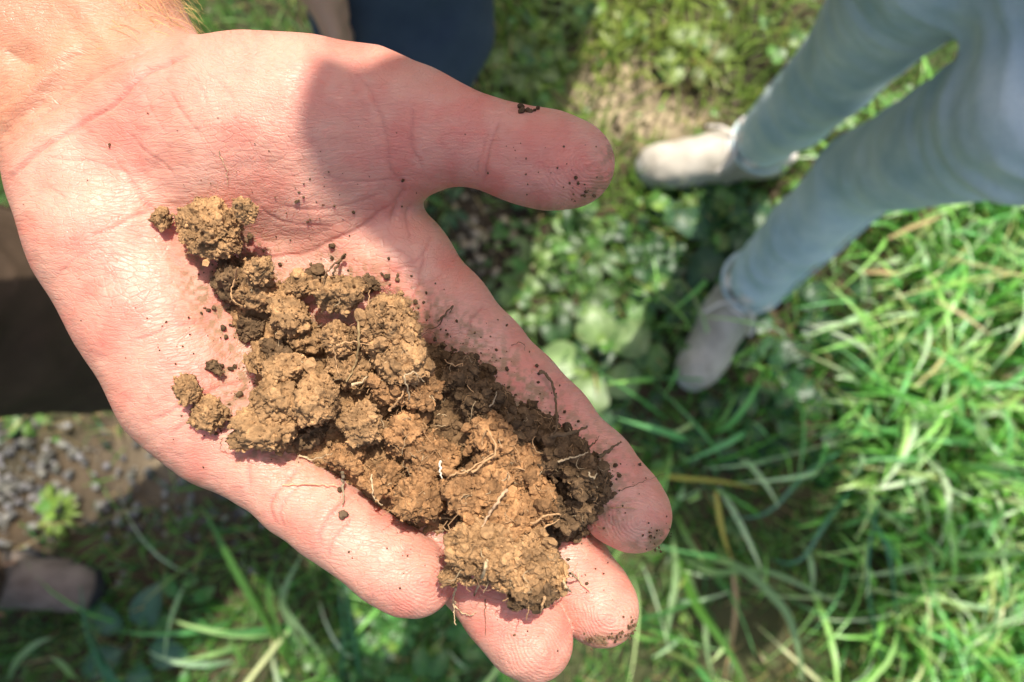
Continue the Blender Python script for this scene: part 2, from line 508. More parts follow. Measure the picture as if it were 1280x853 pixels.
def polyd(px, py, pts):
    """distance in photo pixels to a polyline, with the run along it"""
    best = np.full(len(px), 1e9); run = np.zeros(len(px)); tot = 0
    p = np.array(pts, float)
    for a, b in zip(p[:-1], p[1:]):
        d = b-a; L = d@d
        t = np.clip(((px-a[0])*d[0]+(py-a[1])*d[1])/L, 0, 1)
        dd = np.hypot(px-a[0]-t*d[0], py-a[1]-t*d[1])
        m = dd < best
        best = np.where(m, dd, best); run = np.where(m, tot+t*math.sqrt(L), run); tot += math.sqrt(L)
    return best, run/tot
def spline(pts, n=8):
    p = np.array(pts, float)
    if len(p) < 3: return p
    q = np.vstack([2*p[0]-p[1], p, 2*p[-1]-p[-2]]); out = []
    for i in range(1, len(q)-2):
        for t in np.linspace(0, 1, n, endpoint=False):
            out.append(0.5*((2*q[i])+(q[i+1]-q[i-1])*t+(2*q[i-1]-5*q[i]+4*q[i+1]-q[i+2])*t*t+(3*q[i]-q[i-1]-3*q[i+1]+q[i+2])*t**3))
    out.append(p[-1]); return np.array(out)

# creases: points, width px, depth mm, redness
CREASES = [
 ([(5, 239), (35, 199), (88, 163), (141, 130), (188, 91), (246, 66)], 5, 0.9, .5),
 ([(0, 192), (46, 151), (116, 98), (176, 69), (215, 48)], 6, 0.7, .3),
 ([(-20, 150), (20, 120), (70, 85), (120, 60)], 9, 0.6, .15),
 ([(0, 62), (20, 74), (45, 80)], 8, 0.7, .25),
 ([(0, 175), (25, 150), (60, 125)], 9, 0.8, .2),
 ([(138, 178), (150, 207), (172, 236), (192, 262), (240, 300), (330, 325), (420, 300), (480, 262), (506, 236)], 4.5, 0.55, .5),
 ([(160, 165), (180, 187), (202, 205), (222, 225)], 2.6, 0.30, .3),
 ([(208, 112), (222, 132), (236, 152), (250, 172)], 2.6, 0.28, .3),
 ([(238, 92), (250, 115), (262, 140)], 2.4, 0.22, .2),
 ([(255, 90), (275, 105), (290, 125)], 2.4, 0.22, .2),
 ([(185, 128), (196, 150), (206, 168)], 2.4, 0.2, .2),
 ([(60, 195), (100, 200), (140, 208), (170, 222)], 2.6, 0.3, .3),
 ([(55, 230), (70, 240), (85, 250)], 2.5, 0.3, .3),
 ([(110, 300), (140, 285), (165, 270), (190, 262)], 3.5, 0.4, .3),
 ([(70, 345), (95, 325), (125, 310)], 3, 0.3, .3),
 ([(160, 425), (195, 414), (230, 405), (258, 402)], 3.2, 0.4, .5),
 ([(182, 530), (205, 520), (226, 508), (262, 488), (330, 470)], 4.0, 0.5, .5),
 ([(215, 545), (232, 530), (262, 520)], 3.5, 0.35, .4),
 ([(285, 580), (300, 570), (318, 560), (350, 545)], 6.0, 0.8, .6),
 ([(310, 612), (308, 595), (312, 578), (325, 562)], 4.0, 0.6, .5),
 ([(342, 655), (339, 633), (345, 616), (356, 600), (380, 580)], 4.0, 0.5, .55),
 ([(352, 660), (351, 640), (360, 620), (376, 604)], 3.0, 0.35, .45),
 ([(402, 684), (401, 669), (410, 652), (422, 636), (440, 615)], 4.0, 0.5, .55),
 ([(412, 699), (414, 684), (432, 662), (444, 645)], 3.5, 0.4, .5),
 ([(531, 313), (526, 340), (519, 365), (508, 388), (480, 420)], 3.6, 0.45, .5),
 ([(545, 292), (536, 300), (531, 313), (515, 330), (480, 345)], 3.5, 0.35, .4),
 ([(606, 381), (596, 391), (588, 402), (586, 425)], 3.6, 0.55, .5),
 ([(708, 470), (690, 482), (678, 500), (668, 515)], 3.2, 0.4, .4),
 ([(780, 560), (762, 565), (742, 578), (728, 596)], 3.0, 0.3, .4),
 ([(715, 672), (700, 680), (686, 695)], 3.2, 0.35, .4),
 ([(627, 148), (620, 165), (610, 195), (605, 232)], 3.2, 0.45, .55),
 ([(614, 160), (606, 180), (598, 205), (597, 222)], 2.6, 0.25, .35),
 ([(513, 128), (515, 155), (516, 183), (527, 214)], 3.6, 0.5, .5),
 ([(448, 95), (464, 114), (476, 148), (483, 180), (488, 212), (505, 230)], 3.6, 0.45, .45),
 ([(432, 80), (440, 100), (448, 125)], 2.6, 0.25, .25),
 ([(505, 232), (497, 250), (488, 280)], 4.5, 0.8, .3),
 ([(515, 248), (508, 270), (515, 300)], 4.0, 0.5, .3),
 ([(400, 215), (430, 225), (470, 225), (500, 222)], 3.0, 0.3, .3),
 ([(350, 255), (395, 262), (440, 255), (480, 240)], 3.0, 0.3, .3),
 ([(300, 240), (350, 275), (420, 285)], 3.0, 0.25, .3),
 ([(560, 330), (540, 350), (500, 365), (440, 370)], 3.0, 0.3, .3),
]
disp = np.zeros(len(HV)); red = np.zeros(len(HV))
wob = fbm(np.stack([hx/35, hy/35, hd*0], 1), 3, 5)*2.2
wob2 = fbm(np.stack([hx/35, hy/35, hd*0+9], 1), 3, 11)*2.2
for pts, w, dep, rd in CREASES:
    sp = spline(pts)
    near = (hx > sp[:, 0].min()-40) & (hx < sp[:, 0].max()+40) & (hy > sp[:, 1].min()-40) & (hy < sp[:, 1].max()+40)
    ii = np.nonzero(near)[0]
    if len(ii) == 0: continue
    d, t = polyd(hx[ii]+wob[ii], hy[ii]+wob2[ii], sp)
    fade = np.clip(np.minimum(t, 1-t)/0.12, 0.15, 1)
    disp[ii] += fade*dep*0.62*(-np.exp(-(d/(w*0.62))**2)+0.15*np.exp(-((d-2.3*w)/(1.6*w))**2))
    red[ii] = np.maximum(red[ii], fade*rd*np.exp(-(d/(w*0.8))**2))
# gentle unevenness of flesh, tendons on the wrist
disp += 0.35*fbm(np.stack([hx/55, hy/55, hd*40], 1), 3, 3)
disp += 0.10*fbm(np.stack([hx/14, hy/14, hd*200], 1), 3, 23)
def blob(x, y, rx, ry=None, ang=0.0):
    ry = ry or rx; c, s = math.cos(ang), math.sin(ang)
    u = ((hx-x)*c+(hy-y)*s)/rx; v = (-(hx-x)*s+(hy-y)*c)/ry
    return np.exp(-(u*u+v*v))
disp += 1.6*blob(60, 92, 60, 14, -0.75)-1.2*blob(25, 70, 30, 16, 0.3)+1.0*blob(110, 20, 90, 16, 0.9)
HV = HV+HN*(disp*facing)[:, None]*0.001
HN = normals(HV, HQ)

# colour of the skin; extra red on the thumb paints its shade warmer
pale = np.array([0.62, 0.310, 0.225]); pink = np.array([0.60, 0.225, 0.165]); redc = np.array([0.62, 0.20, 0.15]); tan = np.array([0.50, 0.245, 0.142])
C = np.tile(pale, (len(HV), 1))
def tint(C, c, w): w = np.clip(w, 0, 1)[:, None]; return C*(1-w)+c*w
mott = 0.5+0.5*fbm(np.stack([hx/60, hy/60, hd*0], 1), 4, 31)
C = tint(C, pink, 0.85*np.clip(mott*1.5-.3, 0, 1))
for (x, y, rx, ry, a, w) in [(690, 222, 85, 42, .2, 1.0), (640, 180, 120, 55, .25, .45), (600, 205, 80, 34, .2, .9), (500, 190, 60, 45, 0, .9), (560, 150, 120, 40, .2, .35), (780, 640, 45, 55, .8, .25), (760, 775, 45, 50, .8, .45), (680, 810, 45, 45, .8, .35),
                             (500, 725, 70, 35, .6, .45), (400, 660, 70, 40, .6, .3), (250, 545, 70, 50, .6, .35), (90, 270, 60, 50, .9, .3), (130, 400, 70, 120, -.5, .15), (300, 480, 60, 60, 0, .3)]:
    C = tint(C, pink*0.6+redc*0.4, w*blob(x, y, rx, ry, a))
fine_m = 0.5+0.5*fbm(np.stack([hx/16, hy/16, hd*0+4], 1), 3, 61)
C = tint(C, redc*1.05, 0.30*np.clip(fine_m*1.6-.55, 0, 1)*np.clip(mott*1.5-.2, 0, 1))
C = tint(C, np.array([.66, .38, .28]), 0.35*np.clip(.5-1.3*fbm(np.stack([hx/28, hy/28, hd*0+8], 1), 3, 71), 0, 1))
C = tint(C, redc*0.8, 0.85*red)
wl = (hx-20)*0.59+(hy-215)*0.807                         # signed distance beyond the wrist crease
armw = np.clip((-wl-6)/55, 0, 1)
C = tint(C, tan*(0.9+0.2*mott[:, None]), armw*0.85)
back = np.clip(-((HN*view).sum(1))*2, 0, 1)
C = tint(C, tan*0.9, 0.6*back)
# dried earth rubbed into the finger tips
dn = fbm(np.stack([hx/7, hy/7, hd*0], 1), 4, 41)
for (x, y, rx, ry, a, w) in [(822, 672, 13, 18, .7, 1.0), (800, 681, 22, 8, 0, .6), (758, 800, 26, 9, .05, 1.1), (791, 786, 7, 12, .3, 1.0), (752, 212, 14, 26, .2, .55), (742, 240, 20, 10, -.4, .7), (762, 190, 8, 18, 0, .5), (205, 425, 30, 14, -.4, .25), (700, 260, 40, 6, 0, .4)]:
    C = tint(C, np.array([0.23, 0.145, 0.07]), w*blob(x, y, rx, ry, a)*np.clip(0.55+1.1*dn, 0, 1))
ddx, _t = polyd(hx, hy, [(285, 340), (330, 430), (340, 520), (430, 520), (540, 560), (640, 620), (720, 610), (640, 520), (540, 440), (420, 380)])
du = np.exp(-(np.maximum(ddx-40, 0)/30)**2)*np.clip(.35+1.3*fbm(np.stack([hx/6, hy/6, hd*0], 1), 4, 81), 0, 1)
C = tint(C, np.array([.30, .19, .10]), 0.85*du*facing)
rid = np.zeros((len(HV), 3))
for (x, y, r_, ex, an) in [(745, 208, 75, 1.5, .2), (800, 652, 62, 1.4, .85), (762, 772, 55, 1.4, .85), (676, 812, 52, 1.4, .8), (530, 730, 55, 1.4, .55)]:
    c0, s0 = math.cos(an), math.sin(an); u_ = ((hx-x)*c0+(hy-y)*s0)/ex; v_ = -(hx-x)*s0+(hy-y)*c0
    dd = np.hypot(u_, v_)+3.0*fbm(np.stack([hx/22, hy/22, hd*0], 1), 2, 91); w_ = np.clip(1.3-np.hypot(u_*ex, v_)/r_, 0, 1)
    m_ = w_ > rid[:, 1]; rid[m_, 0] = dd[m_]; rid[m_, 1] = w_[m_]
body_parts_V = [HV]; body_parts_Q = [HQ]; body_parts_C = [C]; body_pc = [np.stack([hx/100, hy/100, hd*10], 1)]

# height of the palm under each photo pixel, to rest the soil on
gx0, gy0, gs = 0, 0, 4
depthmap = np.full((220, 330), 9.0)
fm = (hx > 0) & (hx < 1319) & (hy > 0) & (hy < 879)
hx, hy, hd = proj(HV)
np.minimum.at(depthmap, ((hy[fm]/gs).astype(int), (hx[fm]/gs).astype(int)), hd[fm])
def palm_h(px, py):
    i, j = int(py/gs), int(px/gs)
    w = depthmap[max(0, i-1):i+2, max(0, j-1):j+2]
    w = w[w < 5]
    return (HD-float(np.median(w)))*1000 if len(w) else None

def unit(v): v = np.asarray(v, float); return v/(np.linalg.norm(v)+1e-12)
# ================================================================== people
def frame(y, up=(0, 0, 1)):
    y = unit(y); x = np.cross(y, up)
    if np.linalg.norm(x) < 1e-3: x = np.array([1.0, 0, 0])
    x = unit(x); z = np.cross(x, y); return np.stack([x, y, z], 1)
def hand_prims(w, d, nrm, k=1.0, side=1):
    """open relaxed hand: wrist point, pointing direction, palm normal"""
    d = unit(d); nrm = unit(np.asarray(nrm)-d*np.dot(nrm, d)); s = np.cross(d, nrm)*side
    out = [cap(w, w+d*0.045*k, 0.024*k, 0.027*k), cap(w+s*0.018*k, w+d*0.08*k+s*0.026*k, 0.014*k, 0.012*k), cap(w-s*0.018*k, w+d*0.075*k-s*0.026*k, 0.014*k, 0.012*k), cap(w+d*0.03*k, w+d*0.08*k, 0.016*k, 0.014*k)]
    for i, (off, L) in enumerate([(0.030, .072), (0.010, .080), (-0.011, .074), (-0.030, .058)]):
        a = w+d*0.082*k+s*off*k; c = 0.35+0.1*i
        b = a+(d*math.cos(c*.5)+nrm*math.sin(c*.5))*L*.5*k; e = b+(d*math.cos(c*1.5)+nrm*math.sin(c*1.5))*L*.5*k
        out += [cap(a, b, 0.0092*k, 0.0085*k), cap(b, e, 0.0085*k, 0.007*k)]
    a = w+d*0.025*k+s*0.026*k; b = a+(d*.7+s*.7)*0.042*k; e = b+(d*.9+s*.25+nrm*.2)*0.035*k
    return out+[cap(a, b, 0.014*k, 0.0105*k), cap(b, e, 0.0105*k, 0.0085*k)]
def head_prims(c, f, up, k=1.0):
    f = unit(f); up = unit(np.asarray(up)-f*np.dot(up, f)); r = np.cross(f, up); M = np.stack([r, f, up], 1)
    o = lambda x, y, z: c+r*x*k+f*y*k+up*z*k
    return [ell(o(0, -.005, .03), np.array([.074, .093, .088])*k, M), ell(o(0, .03, -.045), np.array([.056, .062, .068])*k, M),
            cap(o(0, .088, .02), o(0, .108, -.018), .010*k, .014*k), cap(o(.014, .09, -.02), o(-.014, .09, -.02), .010*k, .010*k),
            cap(o(.022, .078, -.056), o(-.022, .078, -.056), .011*k, .011*k), cap(o(.036, .076, .03), o(-.036, .076, .03), .014*k, .014*k),
            cap(o(.012, .07, -.095), o(-.012, .07, -.095), .018*k, .018*k),
            ell(o(.077, -.008, -.005), np.array([.010, .018, .031])*k, M), ell(o(-.077, -.008, -.005), np.array([.010, .018, .031])*k, M)]
def field_mesh(name, prims, vox, k, mat, parent, wr=0.0, ws=14.0, rel=4, col=None, extra=None):
    lo = []; hi = []
    for p in prims:
        r = max(p[3], p[4]) if p[0] == 'cap' else max(p[2])
        pts = np.array([p[1], p[2]]) if p[0] == 'cap' else np.array([p[1]])
        lo.append(pts.min(0)-r); hi.append(pts.max(0)+r)
    F = Field(np.min(lo, 0)-0.05, np.max(hi, 0)+0.05, vox)
    for p in prims: F.add(p, k if not isinstance(k, (list, tuple)) else k[0])
    if extra:
        for p, kk in extra: F.add(p, kk)
    V, Q = F.surface(rel); del F
    if wr:
        nn = normals(V, Q)
        V = V+nn*(wr*(0.6*fbm(V*ws, 4, 3)-0.5*np.abs(vnoise(V*np.array([ws*.8, ws*.8, ws*1.7]), 9))))[:, None]
    me = mesh_from(name, V, quads=Q)
    if col is not None:
        attr_color(me, "col", np.tile(col, (len(V), 1))*(1+0.12*fbm(V*25, 3, 8))[:, None])
        attr_vec(me, "pc", V*40)
    return link(name, me, mat, parent) if parent is not None else (V, Q)
def shoe(parent, ank, d, m_up, m_sole, m_lace, L=1.0):
    d = unit([d[0], d[1], 0]); s = np.array([-d[1], d[0], 0]); g = np.array([ank[0], ank[1], 0.0])
    q = lambda a, b, z: g+d*a*L+s*b*L+np.array([0, 0, z])
    up = [cap(q(-.045, 0, .045), q(.06, 0, .050), .036, .040), cap(q(.06, 0, .046), q(.165, .004, .040), .040, .036), cap(q(.14, .01, .036), q(.18, .004, .034), .036, .030),
          cap(q(-.01, 0, .06), q(-.005, 0, .115), .043, .046), cap(q(.05, 0, .075), q(.11, 0, .058), .030, .026)]
    o = field_mesh("shoe", up, 0.004, 0.03, m_up, parent, wr=0.002, ws=40)
    so = [cap(q(-.05, 0, .016), q(.06, 0, .016), .037, .039), cap(q(.06, .002, .016), q(.175, .006, .016), .044, .037)]
    F = Field(q(0, 0, 0)-0.32, q(0, 0, 0)+0.32, 0.005)
    for p in so: F.add(p, 0.02)
    Z = (F.lo[2]+np.arange(F.n[2])*F.vox)[None, None, :]
    F.f = np.maximum(F.f, np.maximum(Z-0.030, 0.001-Z)).astype(np.float32)
    V, Q = F.surface(3)
    link("sole", mesh_from("sole", V, quads=Q), m_sole, o)
    field_mesh("toe_cap", [cap(q(.150, .012, .034), q(.184, .005, .030), .038, .033)], 0.004, 0.01, m_sole, o)
    for i in range(4):
        a = .055+.022*i; z = .104-.011*i
        tube("lace", [q(a, -.026, z-.012), q(a+.006, -.01, z+.002), q(a+.008, .01, z+.002), q(a+.012, .026, z-.012)], .0032, m_lace, o)
    tube("lace", [q(.045, 0, .112), q(.06, .03, .116), q(.085, .045, .098), q(.07, .04, .07)], .003, m_lace, o)
    tube("lace", [q(.045, 0, .112), q(.065, -.03, .114), q(.09, -.045, .092)], .003, m_lace, o)
    c = field_mesh("collar", [cap(q(-.04, -.03, .125), q(-.04, .03, .125), .012, .012), cap(q(-.04, .032, .125), q(.03, .036, .118), .012, .011), cap(q(-.04, -.032, .125), q(.03, -.036, .118), .012, .011), cap(q(.02, 0, .112), q(.035, 0, .14), .02, .018)], 0.004, 0.012, m_lace, o)
    return o
def tube_arrays(pts, r, seg=6):
    pts = np.asarray(pts, float); n = len(pts)
    r = np.broadcast_to(np.asarray(r, float), (n,)) if np.ndim(r) else np.full(n, r)
    T = np.gradient(pts, axis=0); T /= np.linalg.norm(T, axis=1, keepdims=True)+1e-12
    a = np.cross(T, [0.31, 0.52, 0.79]); a /= np.linalg.norm(a, axis=1, keepdims=True)+1e-12
    b = np.cross(T, a)
    th = np.arange(seg)*2*np.pi/seg
    V = pts[:, None]+r[:, None, None]*(np.cos(th)[None, :, None]*a[:, None]+np.sin(th)[None, :, None]*b[:, None])
    i = np.arange(n-1)[:, None]*seg; k = np.arange(seg)[None, :]; k2 = (k+1) % seg
    Q = np.stack([i+k, i+k2, i+seg+k2, i+seg+k], -1).reshape(-1, 4)
    return V.reshape(-1, 3), Q
def sp3(pts, n=6):
    p = np.array(pts, float)
    if len(p) < 3: return np.array([p[0]+(p[-1]-p[0])*t for t in np.linspace(0, 1, n)])
    return spline(p, n)
def tube(name, pts, r, mat, parent=None, seg=6, col=None):
    c = sp3(pts, 5)
    V, Q = tube_arrays(c, np.linspace(r, r*.8, len(c)), seg)
    me = mesh_from(name, V, quads=Q)
    if col is not None: attr_color(me, "col", np.tile(col, (len(V), 1)))
    return link(name, me, mat, parent)

SKIN_TAN = mat_skin("sunlit_skin", (0.60, 0.34, 0.22))
M_JEANS = mat_cloth("faded_jeans", (0.42, 0.54, 0.58), (0.74, 0.80, 0.77))
M_DARKJEANS = mat_cloth("indigo_jeans", (0.036, 0.052, 0.080), (0.065, 0.088, 0.115))
M_BROWN = mat_cloth("brown_trousers", (0.040, 0.026, 0.016), (0.075, 0.048, 0.03))
M_LILAC = mat_cloth("lilac_cotton", (0.42, 0.42, 0.66), (0.5, 0.5, 0.74))
M_WHITEC = mat_cloth("canvas_shoe", (0.30, 0.265, 0.21), (0.60, 0.54, 0.45), 16)
M_LACE = mat_cloth("cotton_lace", (0.72, 0.63, 0.55), (0.80, 0.72, 0.64), 60)
M_RUBBER = mat_cloth("pale_rubber", (0.40, 0.38, 0.33), (0.56, 0.53, 0.47), 30)
M_SUEDE = mat_cloth("brown_suede", (0.11, 0.082, 0.066), (0.23, 0.18, 0.15), 25)
M_DRUB = mat_cloth("dark_rubber", (0.02, 0.02, 0.022), (0.035, 0.033, 0.035), 20)
M_TANLACE = mat_cloth("tan_lace", (0.32, 0.16, 0.09), (0.4, 0.22, 0.13), 60)
M_SHIRT = mat_cloth("grey_shirt", (0.20, 0.21, 0.22), (0.27, 0.28, 0.29))
M_SHIRTB = mat_cloth("olive_shirt", (0.10, 0.11, 0.06), (0.15, 0.16, 0.09))
M_HEADHAIR = mat_cloth("brown_hair", (0.05, 0.03, 0.018), (0.10, 0.06, 0.035), 60)
M_EYE = mat_cloth("eye_white", (0.7, 0.7, 0.7), (0.8, 0.8, 0.8), 5)

def person(label, J, f, m_tr, m_top, shoe_mats, look=None, leg=(.085, .062, .055, .05), sleeve=1.0, bare=None, tw=0.008, group=None, hand_dir=None, toes=None, girth=1.0, skin_col=(0.60, .34, .22), headk=1.0):
    """J joints; f facing; bare: ready-made fine mesh of the left forearm and hand"""
    f = unit(f); J = {k: np.asarray(v, float) for k, v in J.items()}
    root = empty("person", (J['pelvis'][0], J['pelvis'][1], 0), label, "person", group)
    up = unit(J['head']-J['neck']); lk = f if look is None else unit(look)
    b = [cap(J['pelvis'], (J['pelvis']+J['chest'])/2, .09, .09), cap((J['pelvis']+J['chest'])/2, J['chest'], .10, .115), cap(J['chest'], J['neck'], .11, .055), cap(J['neck'], J['head'], .054, .05)]
    for s in 'LR':
        b += [cap(J['neck'], J['sh'+s], .055, .055), cap(J['sh'+s], J['chest'], .06, .09), cap(J['pelvis'], J['hip'+s], .085, .07), cap(J['hip'+s], J['kn'+s], leg[0]*.8, leg[1]*.8), cap(J['kn'+s], J['kn'+s]*.6+J['an'+s]*.4, leg[1]*.8, leg[2]*.8), cap(J['kn'+s]*.6+J['an'+s]*.4, J['an'+s], leg[2]*.8, leg[3]*.7)]
        b += [cap(J['sh'+s], J['el'+s], .05, .038)]
        if not (bare and s == 'L'): b += [cap(J['el'+s], J['wr'+s], .039, .027)]
    fine = [(p, .012) for p in head_prims(J['head'], lk, up, headk)]
    for s, sg in (('L', 1), ('R', -1)):
        if bare and s == 'L': fine += [(cap(J['elL'], bare['join'], .044, .034), .02)]; continue
        nrm = np.cross(J['wr'+s]-J['el'+s], f)*(-sg)
        dr = J['wr'+s]-J['el'+s]
        if hand_dir and s in hand_dir: dr, nrm = hand_dir[s]
        fine += [(p, .006) for p in hand_prims(J['wr'+s], dr, nrm, 0.97, -sg)]
    V, Q = field_mesh("body", b, 0.0055, 0.035, None, None, extra=fine)
    col = np.tile(np.array(skin_col), (len(V), 1))*(1+.1*fbm(V*25, 3, 8))[:, None]; pc = V*40
    if bare:
        Q = np.concatenate([Q, bare['Q']+len(V)]); V = np.concatenate([V, bare['V']]); col = np.concatenate([col, bare['C']]); pc = np.concatenate([pc, bare['pc']]); rd3 = np.concatenate([np.zeros((len(V)-len(rid), 3)), rid])
    me = mesh_from("body", V, quads=Q); attr_color(me, "col", col); attr_vec(me, "pc", pc)
    if bare: attr_vec(me, "rid", rd3)
    body = link("body", me, M_PALM if bare else SKIN_TAN, root)
    # trousers
    t = [cap(J['pelvis']+[0, 0, .05], J['pelvis'], .12, .125)]
    for s in 'LR':
        w = [x+tw for x in leg]
        mid = J['kn'+s]*.55+J['an'+s]*.45
        t += [cap(J['pelvis'], J['hip'+s], .11, w[0]+.005), cap(J['hip'+s], J['kn'+s], w[0], w[1]), cap(J['kn'+s], mid, w[1], w[2]), cap(mid, J['an'+s]+[0, 0, .03], w[2], w[3])]
    tr = field_mesh("trousers", t, 0.005, 0.022, m_tr, root, wr=0.004, ws=13)
    n_ = len(tr.data.vertices); tv = np.empty(n_*3, np.float32); tr.data.vertices.foreach_get("co", tv); tv = tv.reshape(-1, 3).astype(float)
    tq = np.empty(len(tr.data.loops), np.int32); tr.data.loops.foreach_get("vertex_index", tq); tn = normals(tv, tq.reshape(-1, 4))
    fw = 0.25+np.exp(-((tv[:, 2]-J['pelvis'][2]+.08)/.13)**2)*1.2+.6*np.exp(-((tv[:, 2]-.45)/.10)**2)+1.0*np.exp(-((tv[:, 2]-.16)/.07)**2)
    rd_ = 1-np.abs(fbm(tv*np.array([7, 7, 24])+fbm(tv*6, 2, 5)[:, None]*.9, 2, 31))*1.6
    tv += tn*(fw*.0042*np.clip(rd_, -.5, 1))[:, None]
    tr.data.vertices.foreach_set("co", tv.astype(np.float32).ravel()); tr.data.update()
    for s in 'LR':
        side = unit(np.cross(f, [0, 0, 1]))*(1 if s == 'R' else -1)
        w = [x+tw+.005 for x in leg]; mid = J['kn'+s]*.55+J['an'+s]*.45
        tube("seam", [J['hip'+s]+side*w[0], (J['hip'+s]+J['kn'+s])/2+side*(w[0]+w[1])/2, J['kn'+s]+side*w[1], mid+side*w[2], J['an'+s]+side*w[3]+[0, 0, .03]], .0030, m_tr, tr)
        tube("hem", [J['an'+s]+np.array([math.cos(a_)*(w[3]+.003), math.sin(a_)*(w[3]+.003), .02]) for a_ in np.linspace(0, 6.28, 13)], .0045, m_tr, tr)
    ch, pl = J['chest'], J['pelvis']
    sh = [cap(pl+[0, 0, .03], (pl+ch)/2, .128, .122*girth), cap((pl+ch)/2, ch, .122*girth, .135*girth), cap(ch, J['neck']-up*.03, .122, .066)]
    for s in 'LR':
        sh += [cap(J['neck']-up*.02, J['sh'+s], .06, .064), cap(J['sh'+s], ch, .07, .1), cap(J['sh'+s], J['el'+s], .062, .052)]
        if not (bare and s == 'L'):
            e = J['el'+s]*(1-sleeve)+J['wr'+s]*sleeve
            sh += [cap(J['el'+s], e, .052, .040)]
        else:
            sh += [cap(J['elL'], J['elL']*.72+bare['join']*.28, .056, .05)]
    field_mesh("shirt", sh, 0.006, 0.03, m_top, root, wr=0.012, ws=10)
    # hair cap
    c, k = J['head'], headk; r = np.cross(lk, up); M = np.stack([r, unit(lk-up*np.dot(lk, up)), up], 1)
    F = M[:, 1]
    hp = [ell(c+up*.045*k-F*.018*k, np.array([.083, .096, .086])*k, M), ell(c-F*.05*k-up*.02*k, np.array([.076, .055, .08])*k, M)]
    field_mesh("hair", hp, 0.004, 0.02, M_HEADHAIR, root, wr=0.006, ws=60)
    for sg in (1, -1):
        ev, eq = field_mesh("eye", [ell(c+r*.032*sg*k+F*.081*k+up*.008*k, np.array([.012]*3)*k)], 0.002, 0.001, None, None)
        link("eye", mesh_from("eye", ev, quads=eq), M_EYE, root)
    for s in 'LR':
        shoe(root, J['an'+s], toes[s] if toes else f, *shoe_mats)
    return root

sun_at = lambda p, t: np.asarray(p)+SUN*t
# the one who holds the soil: stands at the left, left forearm reaching in
jn = H(-215, -400, -21)
owner_J = dict(pelvis=(-.66, -.02, .93), chest=(-.56, .02, 1.27), neck=(-.50, .03, 1.46), head=(-.43, .03, 1.60), shL=(-.46, .21, 1.41), elL=ELBOW, wrL=ELBOW, shR=(-.54, -.17, 1.41), elR=(-.66, -.27, 1.15), wrR=(-.60, -.36, .95),
               hipL=(-.63, .08, .90), knL=(-.475, .115, .56), anL=(-.46, .125, .09), hipR=(-.74, -.11, .90), knR=(-.86, -.27, .48), anR=tuple(G(-48, 722, .09)))
person("person at the left holding out a bare cupped hand full of dry soil, brown trousers", owner_J, (1, 0.05, 0), M_BROWN, M_SHIRTB, (M_SUEDE, M_DRUB, M_TANLACE),
       look=(.8, .2, -.6), leg=(.098, .090, .075, .066), bare=dict(V=HV, Q=HQ, C=C, pc=body_pc[0], join=jn), tw=0.012, toes={'L': (1, -.1), 'R': (.96, -.2)})
# the one in faded jeans at the right
aF, aN = G(948, 184, .09), G(938, 354, .09)
right_J = dict(pelvis=(.485, .36, .90), chest=(.59, .42, 1.22), neck=(.66, .41, 1.41), head=(.65, .37, 1.55), shL=(.80, .28, 1.35), elL=(.91, .23, 1.11), wrL=tuple(G(1600, 165, .88)), shR=(.51, .55, 1.35), elR=(.46, .66, 1.10), wrR=(.54, .58, .92),
               hipL=tuple(G(1328, 126, .82)), knL=tuple(G(1082, 214, .46)), anL=tuple(aN), hipR=tuple(G(1204, -98, .82)), knR=tuple(G(1046, 92, .46)), anR=tuple(aF))
person("person in faded light blue jeans and off white canvas shoes at the right", right_J, (-.75, -.62, 0), M_JEANS, M_LILAC, (M_WHITEC, M_RUBBER, M_LACE), look=(-.8, -.4, -.6),
       leg=(.063, .044, .042, .037), tw=0.010, sleeve=0.93, toes={'L': unit(G(870, 470)-G(938, 354)), 'R': unit(G(815, 192)-G(948, 184))}, headk=.96, girth=1.25)  # unseen torso widened to spread its shadow over the grass
# the one in dark jeans at the top, bending over; unseen head posed to shade thumb and forefinger
hs = H(945, 78, 0); t_ = (1.72-hs[2])/SUN[2]
hd_ = sun_at(hs, t_)
shade_wrist = sun_at(H(590, 200, 0), .58)  # raised hand added out of view to shade the middle of the palm
top_J = dict(pelvis=(-.06, .66, .95), chest=(.04, .50, 1.27), neck=(.10, .40, 1.52), head=tuple(hd_), shL=(.26, .50, 1.44), elL=tuple(shade_wrist+np.array([.20, .05, -.15])), wrL=tuple(shade_wrist), shR=(-.12, .49, 1.42), elR=(-.27, .56, 1.10), wrR=tuple(P(374, -74, .66)),
             hipL=(.05, .70, .92), knL=(.12, .98, .5), anL=(.12, 1.22, .09), hipR=(-.13, .62, .92), knR=tuple(P(506, 28, .86)), anR=tuple(G(478, 178, .09)))
person("person in dark indigo jeans standing beyond the wrist, bending unseen to shade the palm", top_J, (.1, -1, 0), M_DARKJEANS, M_SHIRT, (M_SUEDE, M_DRUB, M_TANLACE), look=(-.2, -.6, -.7), leg=(.098, .086, .062, .05), tw=0.012, sleeve=.35, hand_dir={'L': (unit(SUN+np.array([-.06, -.05, 0])), (0, 1, -.5))})

